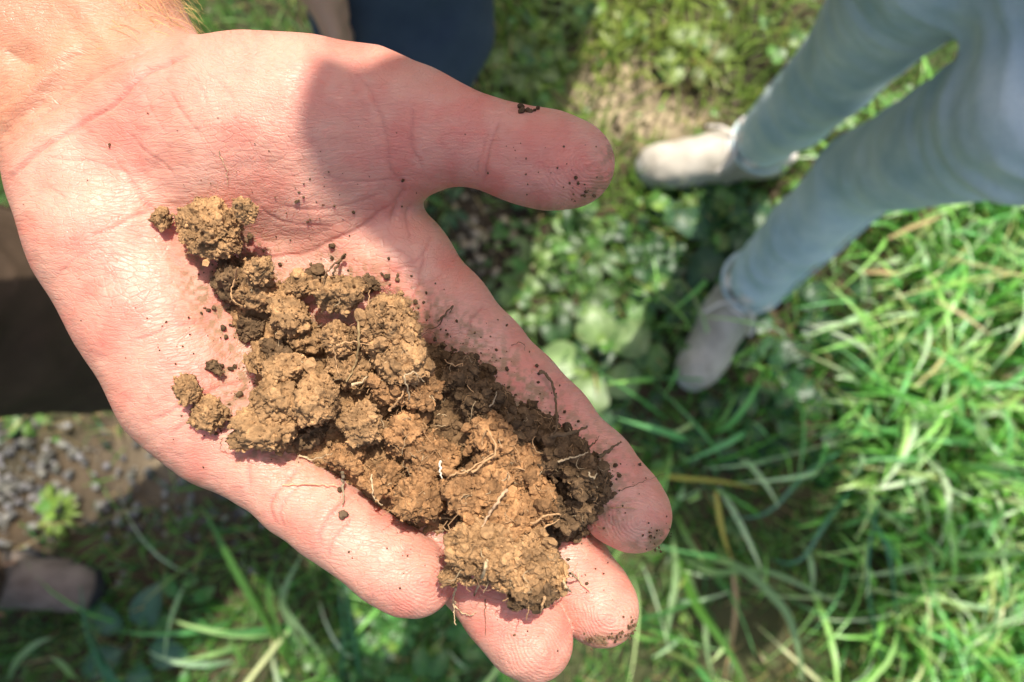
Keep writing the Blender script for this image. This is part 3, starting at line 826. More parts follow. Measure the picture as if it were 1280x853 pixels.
#@@SOIL
# ================================================================== soil in the hand
def ico(level):
    bm = bmesh.new(); bmesh.ops.create_icosphere(bm, subdivisions=level, radius=1.0)
    v = np.array([q.co[:] for q in bm.verts]); t = np.array([[w.index for w in fc.verts] for fc in bm.faces]); bm.free()
    return v, t
ICO = {l: ico(l) for l in (1, 2, 4, 5, 6)}
SOIL_A = np.array([0.355, 0.218, 0.115]); SOIL_B = np.array([0.140, 0.090, 0.052]); SOIL_C = np.array([0.325, 0.182, 0.090])  # SOIL_B puts shade into the colour of lumps on the dark side
sample_V = []; sample_N = []; sample_C = []
def rotm(a):
    return np.array(Matrix.Rotation(a[0], 3, 'X') @ Matrix.Rotation(a[1], 3, 'Y') @ Matrix.Rotation(a[2], 3, 'Z'))
def tri_normals(V, T):
    n = np.cross(V[T[:, 1]]-V[T[:, 0]], V[T[:, 2]]-V[T[:, 0]])
    S = np.stack([np.bincount(T.ravel(), weights=np.repeat(n[:, c], 3), minlength=len(V)) for c in range(3)], 1)
    return S/(np.linalg.norm(S, axis=1, keepdims=True)+1e-15)
def clod(px, py, r, label, ax=1.0, ang=0.0, lift=0.0, col=SOIL_A, rough=1.0, group=None, hh=None):
    """a lump of dried earth: lobed, pitted and crumbly all over"""
    seed = int(px*7+py*13) % 9973
    h0 = palm_h(px, py)
    if h0 is None: h0 = -6.0
    rm = r/FPX*HD*1000                                       # mm
    h = h0+0.55*rm+lift
    cpos = P(px, py, HD-h/1000)
    lev = 6 if r >= 36 else (5 if r >= 15 else 4)
    d, T = ICO[lev]
    p = d+seed*0.37
    rad = 1.06+0.30*vnoise(p*1.3, seed)+0.16*vnoise(p*2.7, seed+5)
    rl = np.random.default_rng(seed)
    for _ in range(7):
        pn = unit(rl.normal(0, 1, 3)); dn_ = d @ pn; cc_ = rl.uniform(.58, .88)
        rad = np.where(dn_ > .25, smin(rad, cc_/np.maximum(dn_, .25), .10), rad)
    lump = 1-np.minimum(worley(p*2.1, seed), 1)**2
    rad += rough*0.30*(lump-0.5)
    k = max(1.0, r/20.0)
    q = d*rad[:, None]
    rad += rough*0.17/k**.25*((1-np.minimum(worley(q*4.3+seed, seed+9), 1)**2)-0.5)
    rad += rough*0.15/k**.3*((1-np.minimum(worley(q*3.2*k+seed, seed+21), 1)**2)-0.5)
    rad += rough*0.13/k**.5*((1-np.minimum(worley(q*6.5*k+seed, seed+33), 1)**2)-0.5)
    rad -= rough*0.24*np.clip(fbm(q*2.4*k+seed, 3, seed+50)-0.1, 0, 1)
    rad += rough*0.05/k**.6*fbm(q*12*k, 2, seed+60)
    V = d*rad[:, None]*np.array([ax, 1.0, 0.9])*rm*0.001*(0.80 if lift > 1 else .76)
    V = V+0.0006*rm*0.12*np.stack([fbm(d*5+seed, 2, seed+70+c) for c in range(3)], 1)
    V = V @ rotm((0.2*math.sin(seed), 0.2*math.cos(seed*3), -ang)).T
    nn = tri_normals(V, T)
    cv = 1+0.30*fbm(d*3+seed, 3, seed+80)+0.55*np.clip(rad-1.05, -.35, .3)  # paler knobs, darker pits: crevice shade put into the colour
    cc = col*cv[:, None]*np.array([1, 1, 1])
    me = mesh_from("soil_clod", V, tris=T); attr_color(me, "col", cc)
    o = link("soil_clod", me, M_SOIL); o.location = tuple(cpos)
    tag(o, label, "soil clod", group)
    sample_V.append(V+cpos); sample_N.append(nn); sample_C.append(cc)
    return o
SG = "lumps of dry soil resting on the palm and fingers"
# the bed of loose earth under the lumps
bed = []
for (x, y, r, th) in [(310, 365, 52, 6), (350, 420, 62, 8), (415, 455, 80, 10), (390, 520, 80, 10), (480, 500, 85, 13), (475, 570, 72, 12), (560, 540, 85, 14), (540, 610, 68, 12), (610, 520, 78, 12), (640, 590, 85, 14), (610, 660, 66, 13), (690, 610, 70, 12), (722, 608, 46, 10), (650, 705, 52, 11), (560, 462, 40, 7), (665, 540, 42, 8), (505, 440, 50, 9)]:
    h0 = palm_h(x, y)
    h0 = -8 if h0 is None else h0
    c_ = P(x, y, HD-(h0-3)/1000); rr = r/FPX*HD*.94; th *= .72
    bed.append(ell(c_, (rr, rr, th*0.001), np.eye(3)))
lo_ = np.min([b_[1]-np.max(b_[2]) for b_ in bed], 0)-.006; hi_ = np.max([b_[1]+np.max(b_[2]) for b_ in bed], 0)+.006
F_ = Field(lo_, hi_, 0.0005)
for b_ in bed: F_.add(b_, 0.006)
BV, BQ = F_.surface(2); del F_
BNn = normals(BV, BQ)
q_ = BV*1000
w1 = 1-np.minimum(worley(q_/5.5, 3), 1)**2; w2 = 1-np.minimum(worley(q_/2.6, 13), 1)**2; w3 = 1-np.minimum(worley(q_/1.2, 23), 1)**2
BV = BV+BNn*(0.001*(3.0*(w1-.6)+1.7*(w2-.6)+1.0*(w3-.6)+1.0*fbm(q_/7, 3, 2)))[:, None]
BNn = normals(BV, BQ)
bx_, by_, _d = proj(BV)
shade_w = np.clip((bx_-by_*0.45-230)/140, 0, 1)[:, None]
BC = (SOIL_A*0.85)*(1-shade_w)+(SOIL_B*0.95)*shade_w  # shaded forefinger side put into the bed's colour
BC = BC*(1+0.25*fbm(q_/4, 3, 77))[:, None]
me = mesh_from("soil_heap", BV, quads=BQ); attr_color(me, "col", BC)
cb = recenter(me)
o = link("soil_heap", me, M_SOIL); o.location = tuple(float(c) for c in cb)
tag(o, "heap of loose crumbly brown earth lying along the cupped fingers beneath the lumps", "soil")
sample_V.append(BV); sample_N.append(BNn); sample_C.append(BC)

CLODS = [
 (203, 273, 15, "small lone lump of soil at the far upper left", 1.0, 0, 1, SOIL_A),
 (268, 289, 37, "large rounded lump of soil apart from the heap, at its upper left", 1.18, .5, 3, SOIL_A),
 (307, 264, 18, "knob of soil stuck to the upper right of the large rounded lump", 1.1, .3, 7, SOIL_A),
 (235, 486, 20, "small crumbly lump on the heel of the hand left of the heap, upper of two", 1.0, 0, 0, SOIL_A*.95),
 (262, 516, 22, "small oblong lump on the heel of the hand, lower of two beside the heap", 1.35, .45, 0, SOIL_A),
 (267, 460, 10, "tiny lump of soil above the two small lumps on the heel of the hand", 1.5, .5, 0, SOIL_B),
 (248, 523, 12, "tiny knob of soil at the lower left end of the oblong lump", 1.0, 0, 0, SOIL_A),
 (293, 345, 36, "dark smooth lump at the upper left corner of the heap", 1.0, .3, 1, SOIL_B),
 (318, 360, 34, "rounded shadowed lump just below the lone large lump", 1.1, -.5, 4, SOIL_A*.9),
 (327, 338, 20, "pale rounded knob on top of the upper left lumps", 1.0, .2, 11, SOIL_A),
 (372, 358, 20, "small cube like lump in the upper row of the heap", 1.2, .2, 5, SOIL_A),
 (362, 390, 28, "lump with a ridge below the small cube like one", 1.3, .6, 4, SOIL_A*.95),
 (394, 345, 15, "dark little lump at the upper edge of the heap", 1.0, .2, 1, SOIL_B),
 (426, 366, 30, "flat topped pale lump at the upper edge of the heap", 1.25, .05, 7, SOIL_A),
 (460, 356, 14, "dark small lump at the upper edge right of the flat topped lump", 1.3, -.2, 0, SOIL_B),
 (385, 425, 22, "small block of soil in the hollow between the big lumps", 1.0, .2, 2, SOIL_A*.95),
 (310, 412, 20, "lump at the left edge of the heap above the gap", 1.2, .2, 0, SOIL_B),
 (345, 442, 24, "dull lump in the shaded gap at the left of the heap", 1.2, .4, 0, SOIL_B),
 (320, 452, 17, "small lump at the left edge above the large pale lumps", 1.1, .9, 4, SOIL_A),
 (486, 408, 48, "large pale sunlit lump at the upper middle of the heap", 1.05, -.9, 9, SOIL_A*1.05),
 (503, 455, 34, "lower half of the large pale lump, broken off it", 1.1, -.8, 10, SOIL_A*1.05),
 (425, 425, 27, "crumbly lump left of the large pale sunlit lump", .9, .4, 7, SOIL_A),
 (435, 462, 30, "crumbly lump with a root across it left of the broken lump", 1.1, .3, 7, SOIL_A),
 (484, 486, 22, "small pale tip of soil under the broken lump", 1.0, .3, 9, SOIL_C),
 (358, 460, 26, "rounded pale lump above the large ones at the lower left", 1.1, .2, 8, SOIL_A),
 (345, 497, 38, "large pale lump at the lower left of the heap", 1.05, .9, 8, SOIL_A),
 (402, 502, 36, "smooth pale lump right of the large one at the lower left", 1.0, .2, 9, SOIL_A*1.02),
 (332, 536, 33, "long low lump at the lower left edge above the little finger", 1.5, -.1, 5, SOIL_A),
 (388, 540, 24, "shaded lump at the lower edge of the heap above the little finger", 1.3, -.3, 2, SOIL_B),
 (456, 530, 32, "crumbly lump with root ends in the middle of the heap", 1.1, .3, 10, SOIL_A),
 (432, 572, 24, "crumbly lump at the lower edge beside the hanging root", 1.2, -.4, 6, SOIL_C),
 (505, 545, 30, "reddish crumbly lump in the middle of the heap", 1.1, -.2, 10, SOIL_C),
 (538, 572, 34, "reddish lump with a white fibre below the middle of the heap", 1.2, -.1, 9, SOIL_C),
 (478, 600, 26, "lump at the lower edge above the tip of the little finger", 1.2, -.4, 5, SOIL_C),
 (526, 622, 34, "rooty lump at the lower edge near the tip of the little finger", 1.1, -.3, 8, SOIL_C),
 (530, 488, 24, "tuft of rooty crumbs right of the large pale lump", 1.0, -.8, 9, SOIL_C),
 (572, 470, 28, "dark crumbly lump at the upper right edge of the heap", 1.2, -.7, 4, SOIL_B),
 (606, 500, 32, "dark fibrous lump on the forefinger side of the heap", 1.2, -.7, 5, SOIL_B),
 (645, 535, 28, "dark fibrous lump beside the upright twig", 1.2, -.7, 5, SOIL_B),
 (615, 560, 34, "orange brown rooty lump in the right half of the heap", 1.1, .3, 11, SOIL_C),
 (655, 585, 32, "rooty lump under the curled roots in the right half", 1.1, -.4, 12, SOIL_C),
 (590, 610, 38, "large orange brown rooty lump above the middle finger", 1.1, .2, 12, SOIL_C),
 (700, 570, 30, "dark lump under the pointed stalks at the right end", 1.1, -.6, 5, SOIL_B),
 (737, 597, 32, "dark lump at the right end of the heap on the forefinger", 1.0, -.5, 6, SOIL_B),
 (715, 635, 32, "dark lump at the right end above the middle finger", 1.1, .4, 6, SOIL_B),
 (670, 632, 30, "rooty lump with an orange grain in the right half", 1.1, .3, 11, SOIL_C),
 (625, 652, 34, "orange brown lump with a thick root standing in it", 1.1, -.2, 13, SOIL_C),
 (602, 690, 42, "big pale lump at the bottom of the heap, left part", 1.05, .5, 13, SOIL_A*1.05),
 (655, 705, 40, "big pale lump at the bottom of the heap, right part", 1.1, -.4, 13, SOIL_A*1.05),
 (662, 742, 26, "dark underside lump hanging at the bottom of the heap", 1.3, -.3, 9, SOIL_B),
 (695, 722, 20, "small pale lump at the bottom right of the heap over the ring finger", .9, .3, 11, SOIL_A),
 (570, 715, 20, "small lump at the bottom left of the heap against the little fingertip", 1.0, .9, 10, SOIL_A),
]
for (x, y, r, lab, ax, ang, lift, c_) in CLODS:
    big_ = lift >= 4 or c_ is SOIL_B
    clod(x, y, r*(.9 if big_ else 1), lab, ax, ang, lift*1.22, c_, group=SG, rough=1.3 if c_ is SOIL_C else 1.1)

# crumbs: on the lumps, round the heap and specks over the palm
def crumbs(pos, rad, cols, lev=1, jit=0.42):
    v, T = ICO[lev]; n = len(pos)
    a = rng.uniform(0, 6.28, n); ca, sa = np.cos(a), np.sin(a)
    W = v[None]*(1+rng.uniform(-jit, jit, (n, len(v), 1)))*rng.uniform(.7, 1.35, (n, 1, 3))
    X = W[..., 0]*ca[:, None]-W[..., 1]*sa[:, None]; Y = W[..., 0]*sa[:, None]+W[..., 1]*ca[:, None]
    W = np.stack([X, Y, W[..., 2]], -1)*rad[:, None, None]+pos[:, None]
    TT = (T[None]+(np.arange(n)*len(v))[:, None, None]).reshape(-1, 3)
    return W.reshape(-1, 3), TT, np.repeat(cols, len(v), 0)
SV = np.concatenate(sample_V); SN = np.concatenate(sample_N); SC = np.concatenate(sample_C)
vis = np.nonzero(SN[:, 2] > -0.1)[0]
nC = 17000
# dense lumps have more vertices per area; weight by vertex thinning on a grid
key = np.floor(SV[vis]/0.0007).astype(np.int64); kk = (key[:, 0]*73856093 ^ key[:, 1]*19349663 ^ key[:, 2]*83492791)
_, first = np.unique(kk, return_index=True); vis = vis[first]
pick = rng.choice(vis, min(nC, len(vis)), replace=False)
rad = 0.00011+0.00042*rng.random(len(pick))**3.0
big = rng.random(len(pick)) < 0.02; rad[big] *= 2.0
pos = SV[pick]+SN[pick]*rad[:, None]*0.45
a1 = crumbs(pos, rad, SC[pick]*rng.uniform(.8, 1.25, (len(pick), 1)))
# loose crumbs on skin along the heap's edge and specks farther off
pp = []; rr = []
edge = [(265, 345), (262, 385), (290, 420), (300, 450), (298, 490), (292, 540), (340, 560), (400, 572), (430, 600), (300, 312), (350, 322), (395, 330), (440, 345), (480, 350), (520, 385), (555, 415), (590, 440), (630, 455), (665, 495), (700, 525), (750, 560), (775, 590), (765, 640), (730, 672), (705, 745)]
for _ in range(300):
    i = rng.integers(len(edge)); x, y = np.array(edge[i])+rng.normal(0, 13, 2)
    h0 = palm_h(x, y)
    if h0 is None: continue
    r_ = 0.00008+0.0007*rng.random()**5; pp.append(P(x, y, HD-h0/1000-r_*.35)); rr.append(r_)
for (cx, cy, sx, sy, n, rm_) in [(420, 235, 55, 30, 26, .3), (530, 385, 30, 25, 14, .35), (610, 430, 25, 18, 12, .35), (690, 215, 45, 25, 26, .22), (725, 240, 18, 8, 16, .35), (662, 141, 9, 3, 6, .75), (222, 425, 30, 15, 14, .25), (255, 545, 25, 18, 10, .3), (480, 690, 45, 22, 16, .2), (640, 800, 30, 18, 6, .3), (745, 720, 18, 20, 9, .3), (760, 799, 20, 5, 40, .32), (790, 782, 5, 9, 16, .3), (820, 674, 10, 12, 26, .3), (300, 180, 90, 50, 16, .16), (130, 330, 60, 80, 14, .16), (690, 480, 25, 22, 8, .35), (785, 625, 20, 22, 10, .2), (136, 181, 1, 2, 2, .6), (370, 250, 8, 5, 3, .7), (400, 265, 20, 12, 10, .35)]:
    for _ in range(n):
        x, y = cx+rng.normal(0, sx), cy+rng.normal(0, sy); h0 = palm_h(x, y)
        if h0 is None: continue
        r_ = rm_*0.001*(0.4+0.9*rng.random()**2); pp.append(P(x, y, HD-h0/1000-r_*.3)); rr.append(r_)
pp = np.array(pp); rr = np.array(rr)
a2 = crumbs(pp, rr, SOIL_B*rng.uniform(.6, 1.1, (len(pp), 1)), 2, .22)
V_ = np.concatenate([a1[0], a2[0]]); T_ = np.concatenate([a1[1], a2[1]+len(a1[0])]); C_ = np.concatenate([a1[2], a2[2]])
sel = vis[(proj(SV[vis])[0] > 300)]
sxx, syy, _ = proj(SV[sel]); wq = np.clip((sxx-.4*syy-200)/160, .25, 1.2); wq /= wq.sum()
pk = rng.choice(sel, 2300, p=wq); rk = .00030+.0012*rng.random(len(pk))**2.6
a3 = crumbs(SV[pk]+SN[pk]*rk[:, None]*.35, rk, SC[pk]*rng.uniform(.7, 1.25, (len(pk), 1)), 2, .34)
V_ = np.concatenate([V_, a3[0]]); T_ = np.concatenate([T_, a3[1]+len(C_)]); C_ = np.concatenate([C_, a3[2]])
me = mesh_from("soil_crumbs", V_, tris=T_, smooth=False); attr_color(me, "col", C_)
cb = recenter(me); o = link("soil_crumbs", me, M_SOIL); o.location = tuple(float(c) for c in cb)
o['label'] = "fine crumbs and specks of earth over the lumps and the skin"; o['kind'] = "stuff"; o['category'] = "soil crumbs"

# roots: px,py,height above local surface (mm)
topmap = np.full((220, 330), 9.0)
sx_, sy_, sd_ = proj(SV); m_ = (sx_ > 0) & (sx_ < 1319) & (sy_ > 0) & (sy_ < 879)
np.minimum.at(topmap, ((sy_[m_]/gs).astype(int), (sx_[m_]/gs).astype(int)), sd_[m_])
def top_h(x, y):
    i, j = int(y/gs), int(x/gs)
    w = topmap[max(0, i-1):i+2, max(0, j-1):j+2]; w = w[w < 5]
    a = (HD-float(np.min(w)))*1000 if len(w) else -1e3
    b = palm_h(x, y); b = -1e3 if b is None else b
    r = max(a, b)
    return r if r > -100 else -5.0
RG = "rootlets sticking out of the soil"
def root(pts, r, lab, col=(0.42, 0.28, 0.15), name="rootlet", cat="rootlet", rel=True):
    r = r*(.78 if name == 'rootlet' else 1)
    w = [P(x, y, HD-(top_h(x, y)+h)/1000) for x, y, h in pts]
    c = sp3(w, 10); c = c+0.00034*np.stack([vnoise(c*1100, k+3) for k in range(3)], 1)+.00012*np.stack([vnoise(c*3600, k+13) for k in range(3)], 1)
    V, Q = tube_arrays(c, np.linspace(r, r*.40, len(c))*0.001*(1+.45*vnoise(c*2500, 8)), 6)
    me = mesh_from(name, V, quads=Q); attr_color(me, "col", np.tile(np.array(col), (len(V), 1))*(1+.2*vnoise(V*1500, 4))[:, None])
    cb = recenter(me); o = link(name, me, M_ROOT); o.location = tuple(float(c) for c in cb)
    return tag(o, lab, cat, RG)
PALE = (0.52, 0.38, 0.22); BRN = (0.15, 0.095, 0.05); ORG = (0.46, 0.27, 0.13)
root([(433, 318, 3), (424, 328, 2.5), (416, 342, 1)], .7, "thick brown root end rising from the upper edge of the heap", BRN)
root([(424, 325, 2.5), (412, 337, 2), (404, 352, .5)], .4, "brown root beside the thick one at the upper edge", BRN)
root([(448, 395, .6), (449, 425, 1.2), (444, 455, .8), (434, 478, .4)], .5, "long stalk lying down the front of the large pale lump", (.28, .19, .09))
root([(420, 432, .8), (440, 428, 1.2), (462, 432, .4)], .35, "root crossing the crumbly lump left of the pale lump", ORG)
root([(418, 432, .8), (420, 455, 1.2), (424, 470, .3)], .3, "short forked root hanging left of the long stalk", ORG)
root([(296, 335, .8), (292, 352, 1.2), (290, 372, .8), (302, 384, .5)], .35, "pale root looping over the dark smooth lump", ORG)
root([(548, 402, .5), (558, 392, 1), (565, 383, 1.5), (562, 392, 2)], .35, "thin dark sprig on the skin above the heap", BRN)
root([(555, 395, .6), (548, 407, .6), (532, 414, .5)], .22, "threadlike dark root running from the sprig to the heap", BRN)
root([(640, 432, .6), (648, 428, 1.6), (656, 432, 1.2), (655, 440, .6)], .14, "hair thin curl of root on the forefinger", BRN)
root([(673, 468, 2.5), (680, 466, 3), (690, 480, 3.2), (695, 505, 3), (696, 528, 2), (690, 545, .5)], .5, "upright dark twig with a hooked tip on the forefinger side", BRN, "twig", "twig")
root([(688, 545, 2), (712, 542, 3), (734, 534, 4)], .62, "stubby dark stalk pointing right at the right end of the heap", BRN, "twig", "twig")
root([(748, 572, 1), (762, 562, 2.4), (775, 553, 3)], .55, "slender dark stalk with a pointed tip at the right end", BRN, "twig", "twig")
root([(735, 560, 1), (744, 552, 2), (750, 545, 2.6)], .25, "thin dark stem between the two stalks", BRN)
root([(698, 578, 1.5), (708, 573, 2), (720, 572, 2), (735, 564, 1)], .35, "whitish root lying on the dark right end", PALE)
root([(735, 590, 1.2), (742, 598, 1.6), (747, 592, 1.2)], .32, "short whitish hook of root at the right end", PALE)
root([(762, 636, .6), (778, 635, .9), (797, 636, .6)], .24, "thin pale root lying across the forefinger near the tip", ORG)
root([(772, 614, .4), (800, 604, .3), (832, 592, .3)], .12, "hair thin root stuck along the tip of the forefinger", BRN)
root([(590, 592, 1), (604, 578, 2.5), (620, 566, 3), (615, 545, 2.5), (607, 540, 1.5), (602, 555, 1)], .42, "curled pale root in the right half of the heap", ORG)
root([(562, 594, .5), (580, 590, 1.5), (600, 578, 1.5), (622, 562, .5)], .36, "long pale root sloping over the middle of the heap", ORG)
root([(633, 612, 3), (622, 628, 3), (610, 645, 2), (602, 660, .5)], .62, "thick pale root leaning over the orange brown lump", (.45, .29, .17))
root([(664, 655, 2), (682, 645, 2.6), (699, 643, 3), (700, 648, 2.6)], .42, "pale branched root at the right above the middle finger", ORG)
root([(672, 662, 1.5), (688, 656, 2.2), (700, 650, 2.4)], .3, "lower branch of the pale root above the middle finger", ORG)
root([(610, 700, 2), (604, 716, 2.4), (596, 738, 2), (594, 744, 1.5)], .55, "stout pale root end pointing down off the bottom lump", PALE)
root([(570, 735, 2), (566, 752, 1.5), (575, 764, 1), (588, 770, .8), (596, 766, 1)], .32, "curled pale rootlet dangling under the bottom lump", PALE)
root([(569, 752, 1), (567, 768, 1), (571, 782, .6)], .3, "short pale rootlet hanging below the curled one", PALE)
root([(713, 716, 2.5), (722, 724, 2), (738, 740, 1.2)], .34, "pale rootlet lying loose on the middle finger", PALE)
root([(722, 724, 2), (722, 716, 2.2)], .28, "tiny fork of the loose pale rootlet", PALE)
root([(704, 728, 1.5), (710, 736, 1.5), (714, 740, 1)], .4, "stub of root at the lower right of the bottom lump", PALE)
root([(682, 745, 1.2), (678, 758, 1), (676, 766, .6)], .5, "root stub at the very bottom of the heap", ORG)
root([(608, 748, .8), (606, 765, .5), (607, 795, .3)], .2, "dark hair like root hanging onto the ring finger", BRN)
root([(352, 607, .5), (375, 605, .9), (400, 606, .9), (422, 608, .6)], .28, "pale knotty root lying across the little finger", PALE)
root([(374, 570, .8), (390, 575, 1.4), (415, 567, 1)], .4, "pale root above the little finger at the heap's edge", PALE)
root([(427, 590, 2), (429, 610, 2.2), (429, 632, 1.6)], .5, "grey root hanging over the little finger with a crumb on its end", (.30, .23, .14))
root([(432, 640, .6), (428, 646, .8), (424, 640, .8)], 1.1, "crumb of earth on the end of the hanging grey root", SOIL_B, "soil_clod", "soil clod")
root([(464, 595, 1.5), (466, 612, 2), (468, 622, 1.6), (478, 632, 1)], .3, "thin pale root at the lower edge above the little fingertip", PALE)
root([(549, 575, 1.6), (550, 586, 2), (552, 597, 1.6)], .42, "short white fibre standing on the reddish lump", (.75, .66, .5))
root([(275, 188, .3), (277, 200, .5), (281, 207, .4), (284, 222, .3), (284, 234, .3)], .16, "hair thin branched rootlet on the palm above the large lump", (.5, .36, .2))
root([(284, 545, .5), (277, 550, .8), (275, 562, .6)], .2, "short pale rootlet at the lower left edge of the heap", PALE)
root([(512, 500, 1), (508, 478, 2), (506, 470, 2.5), (520, 466, 2.5), (530, 478, 1)], .3, "pale arched root right of the pale lump", PALE)
root([(440, 482, 1), (452, 478, 1.6), (458, 472, 1.6)], .5, "splinter of pale root under the crumbly lump", PALE)
root([(488, 512, .5), (500, 498, 1.6), (506, 488, 2)], .45, "root stump in the dark gap at the middle of the heap", ORG)
root([(612, 508, .5), (618, 500, 1.5), (621, 490, 1.6)], .3, "faint fibre on the dark fibrous side", (.35, .26, .16))
fV = []; fQ = []; fC = []; off = 0
cand = vis[(SN[vis][:, 2] > 0.1)]
cx_, cy_, _ = proj(SV[cand])
wgt = np.clip((cx_-380)/150, 0.06, 1)*np.where(cx_ < 300, .15, 1); wgt /= wgt.sum()
for i in rng.choice(cand, 3200, p=wgt):
    p = SV[i]; n = SN[i]; L = 0.0010+0.0065*rng.random()**2.2
    d0 = unit(n*0.5+rng.normal(0, 1, 3)); pts = [p-d0*0.0003]
    for k in range(6):
        d0 = unit(d0+rng.normal(0, .75, 3)-n*.12); pts.append(pts[-1]+d0*L/6)
    v, q = tube_arrays(np.array(pts), np.linspace(1, .5, 7)*(0.00006+0.00013*rng.random()**2.5), 4)
    fV.append(v); fQ.append(q+off); off += len(v)
    c0 = np.array(ORG if rng.random() < .6 else (PALE if rng.random() < .5 else BRN))*rng.uniform(.6, 1.1)
    fC.append(np.tile(c0, (len(v), 1)))
me = mesh_from("root_fibres", np.concatenate(fV), quads=np.concatenate(fQ)); attr_color(me, "col", np.concatenate(fC))
cb = recenter(me); o = link("root_fibres", me, M_ROOT); o.location = tuple(float(c) for c in cb)
o['label'] = "tangle of hair thin root fibres through the soil"; o['kind'] = "stuff"; o['category'] = "root fibres"

#@@GROUND
# ================================================================== ground and plants
def gpx(x, y):
    q = np.stack([x, y, np.full(len(x), 0.0)], 1); a, b, _ = proj(q); return a, b
def gb(a, b, x, y, rx, ry): return np.exp(-(((a-x)/rx)**2+((b-y)/ry)**2))
gx = np.unique(np.concatenate([np.linspace(-1.6, 1.6, 161), np.sign(np.linspace(-1, 1, 80))*(1.6+58*np.abs(np.linspace(-1, 1, 80))**3)]))
GX, GY = np.meshgrid(gx, gx, indexing='ij')
gp_ = np.stack([GX.ravel(), GY.ravel(), 0*GX.ravel()], 1)
near = np.exp(-(gp_[:, 0]**2+gp_[:, 1]**2)/6)
gp_[:, 2] = near*(0.010*fbm(gp_*6, 3, 4)+0.006*fbm(gp_*22, 3, 6))-0.016
ng = len(gx); ii = (np.arange(ng-1)[:, None]*ng+np.arange(ng-1)[None]).ravel()
me = mesh_from("ground", gp_, quads=np.stack([ii, ii+ng, ii+ng+1, ii+1], 1))
pa, pb = gpx(gp_[:, 0], gp_[:, 1])
sandy = np.clip(1.3*gb(pa, pb, 815, 130, 75, 50)+.8*gb(pa, pb, 770, 100, 50, 40)+.6*gb(pa, pb, 1265, 480, 30, 60)+.5*gb(pa, pb, 700, 80, 40, 60)+.35*gb(pa, pb, 200, 590, 120, 70), 0, 1)*np.clip(.7+.8*fbm(gp_*14, 3, 12), 0, 1)
attr_color(me, "col", np.repeat(sandy[:, None], 3, 1))
o = link("ground", me, M_GROUND); o['kind'] = "structure"; o['label'] = "bare brown earth under the grass"

def ribbons(base, az, L, wid, th0, bend, col, seg=6, fold=0.25, tipcol=None):
    """grass blades; th0 lean at the foot, bend added along the length; returns arrays"""
    n = len(base); t = np.linspace(0, 1, seg+1)
    th = th0[:, None]+bend[:, None]*t[None]**1.3
    ds = L[:, None]/seg
    hx_ = np.concatenate([np.zeros((n, 1)), np.cumsum(np.sin(th[:, :-1])*ds, 1)], 1)
    hz_ = np.concatenate([np.zeros((n, 1)), np.cumsum(np.cos(th[:, :-1])*ds, 1)], 1)
    ca, sa = np.cos(az)[:, None], np.sin(az)[:, None]
    c = np.stack([base[:, 0:1]+hx_*ca, base[:, 1:2]+hx_*sa, base[:, 2:3]+hz_], -1)
    w = wid[:, None]*0.5*np.minimum(1, 0.55+1.2*t)[None]*(1-t[None]**2.5*0.93)
    tw = rng.uniform(-.7, .7, n)[:, None]*t[None]
    side = np.stack([-sa*np.cos(tw), ca*np.cos(tw), np.sin(tw)], -1)
    nrm = np.stack([-np.cos(th)*ca, -np.cos(th)*sa, np.sin(th)], -1)
    l = c-side*w[..., None]; r = c+side*w[..., None]; m = c-nrm*w[..., None]*fold
    V = np.stack([l, m, r], 2)                                   # n,seg+1,3,3
    b = (np.arange(n)*(seg+1)*3)[:, None, None]+(np.arange(seg)*3)[None, :, None]+np.arange(2)[None, None]
    Q = np.stack([b, b+1, b+4, b+3], -1).reshape(-1, 4)
    cc = np.repeat(col[:, None], seg+1, 1)
    if tipcol is not None: cc = cc*(1-t[None, :, None]**2)+tipcol[:, None]*t[None, :, None]**2
    return V.reshape(-1, 3), Q, np.repeat(cc.reshape(-1, 3), 3, 0)
def bare_mask(a, b):
    return np.clip(1.1*gb(a, b, 815, 135, 75, 45)+1.1*gb(a, b, 20, 600, 85, 90)+1.0*gb(a, b, 190, 590, 130, 75)+1.0*gb(a, b, 590, 290, 55, 70)+.6*gb(a, b, 1250, 480, 40, 70)+.7*gb(a, b, 960, 800, 80, 60)+.35*gb(a, b, 700, 60, 50, 80)+.6*gb(a, b, 1140, 690, 60, 50), 0, 1)
def lush_mask(a, b):
    r = 1/(1+np.exp(-(a-1085)/16))*1/(1+np.exp(-(b-215)/25))
    bot = 1/(1+np.exp(-(b-600)/40))*1/(1+np.exp(-(a-770)/30))*0.07
    bl = np.clip(gb(a, b, 380, 850, 270, 110), 0, 1)*0.08
    mid = gb(a, b, 960, 500, 150, 110)*0.16
    return np.clip(np.maximum(np.maximum(r, bot), np.maximum(bl, mid)), 0, 1)
GREENS = np.array([[.04, .17, .015], [.07, .22, .025], [.03, .14, .03], [.10, .26, .04], [.05, .19, .06], [.15, .29, .08]])
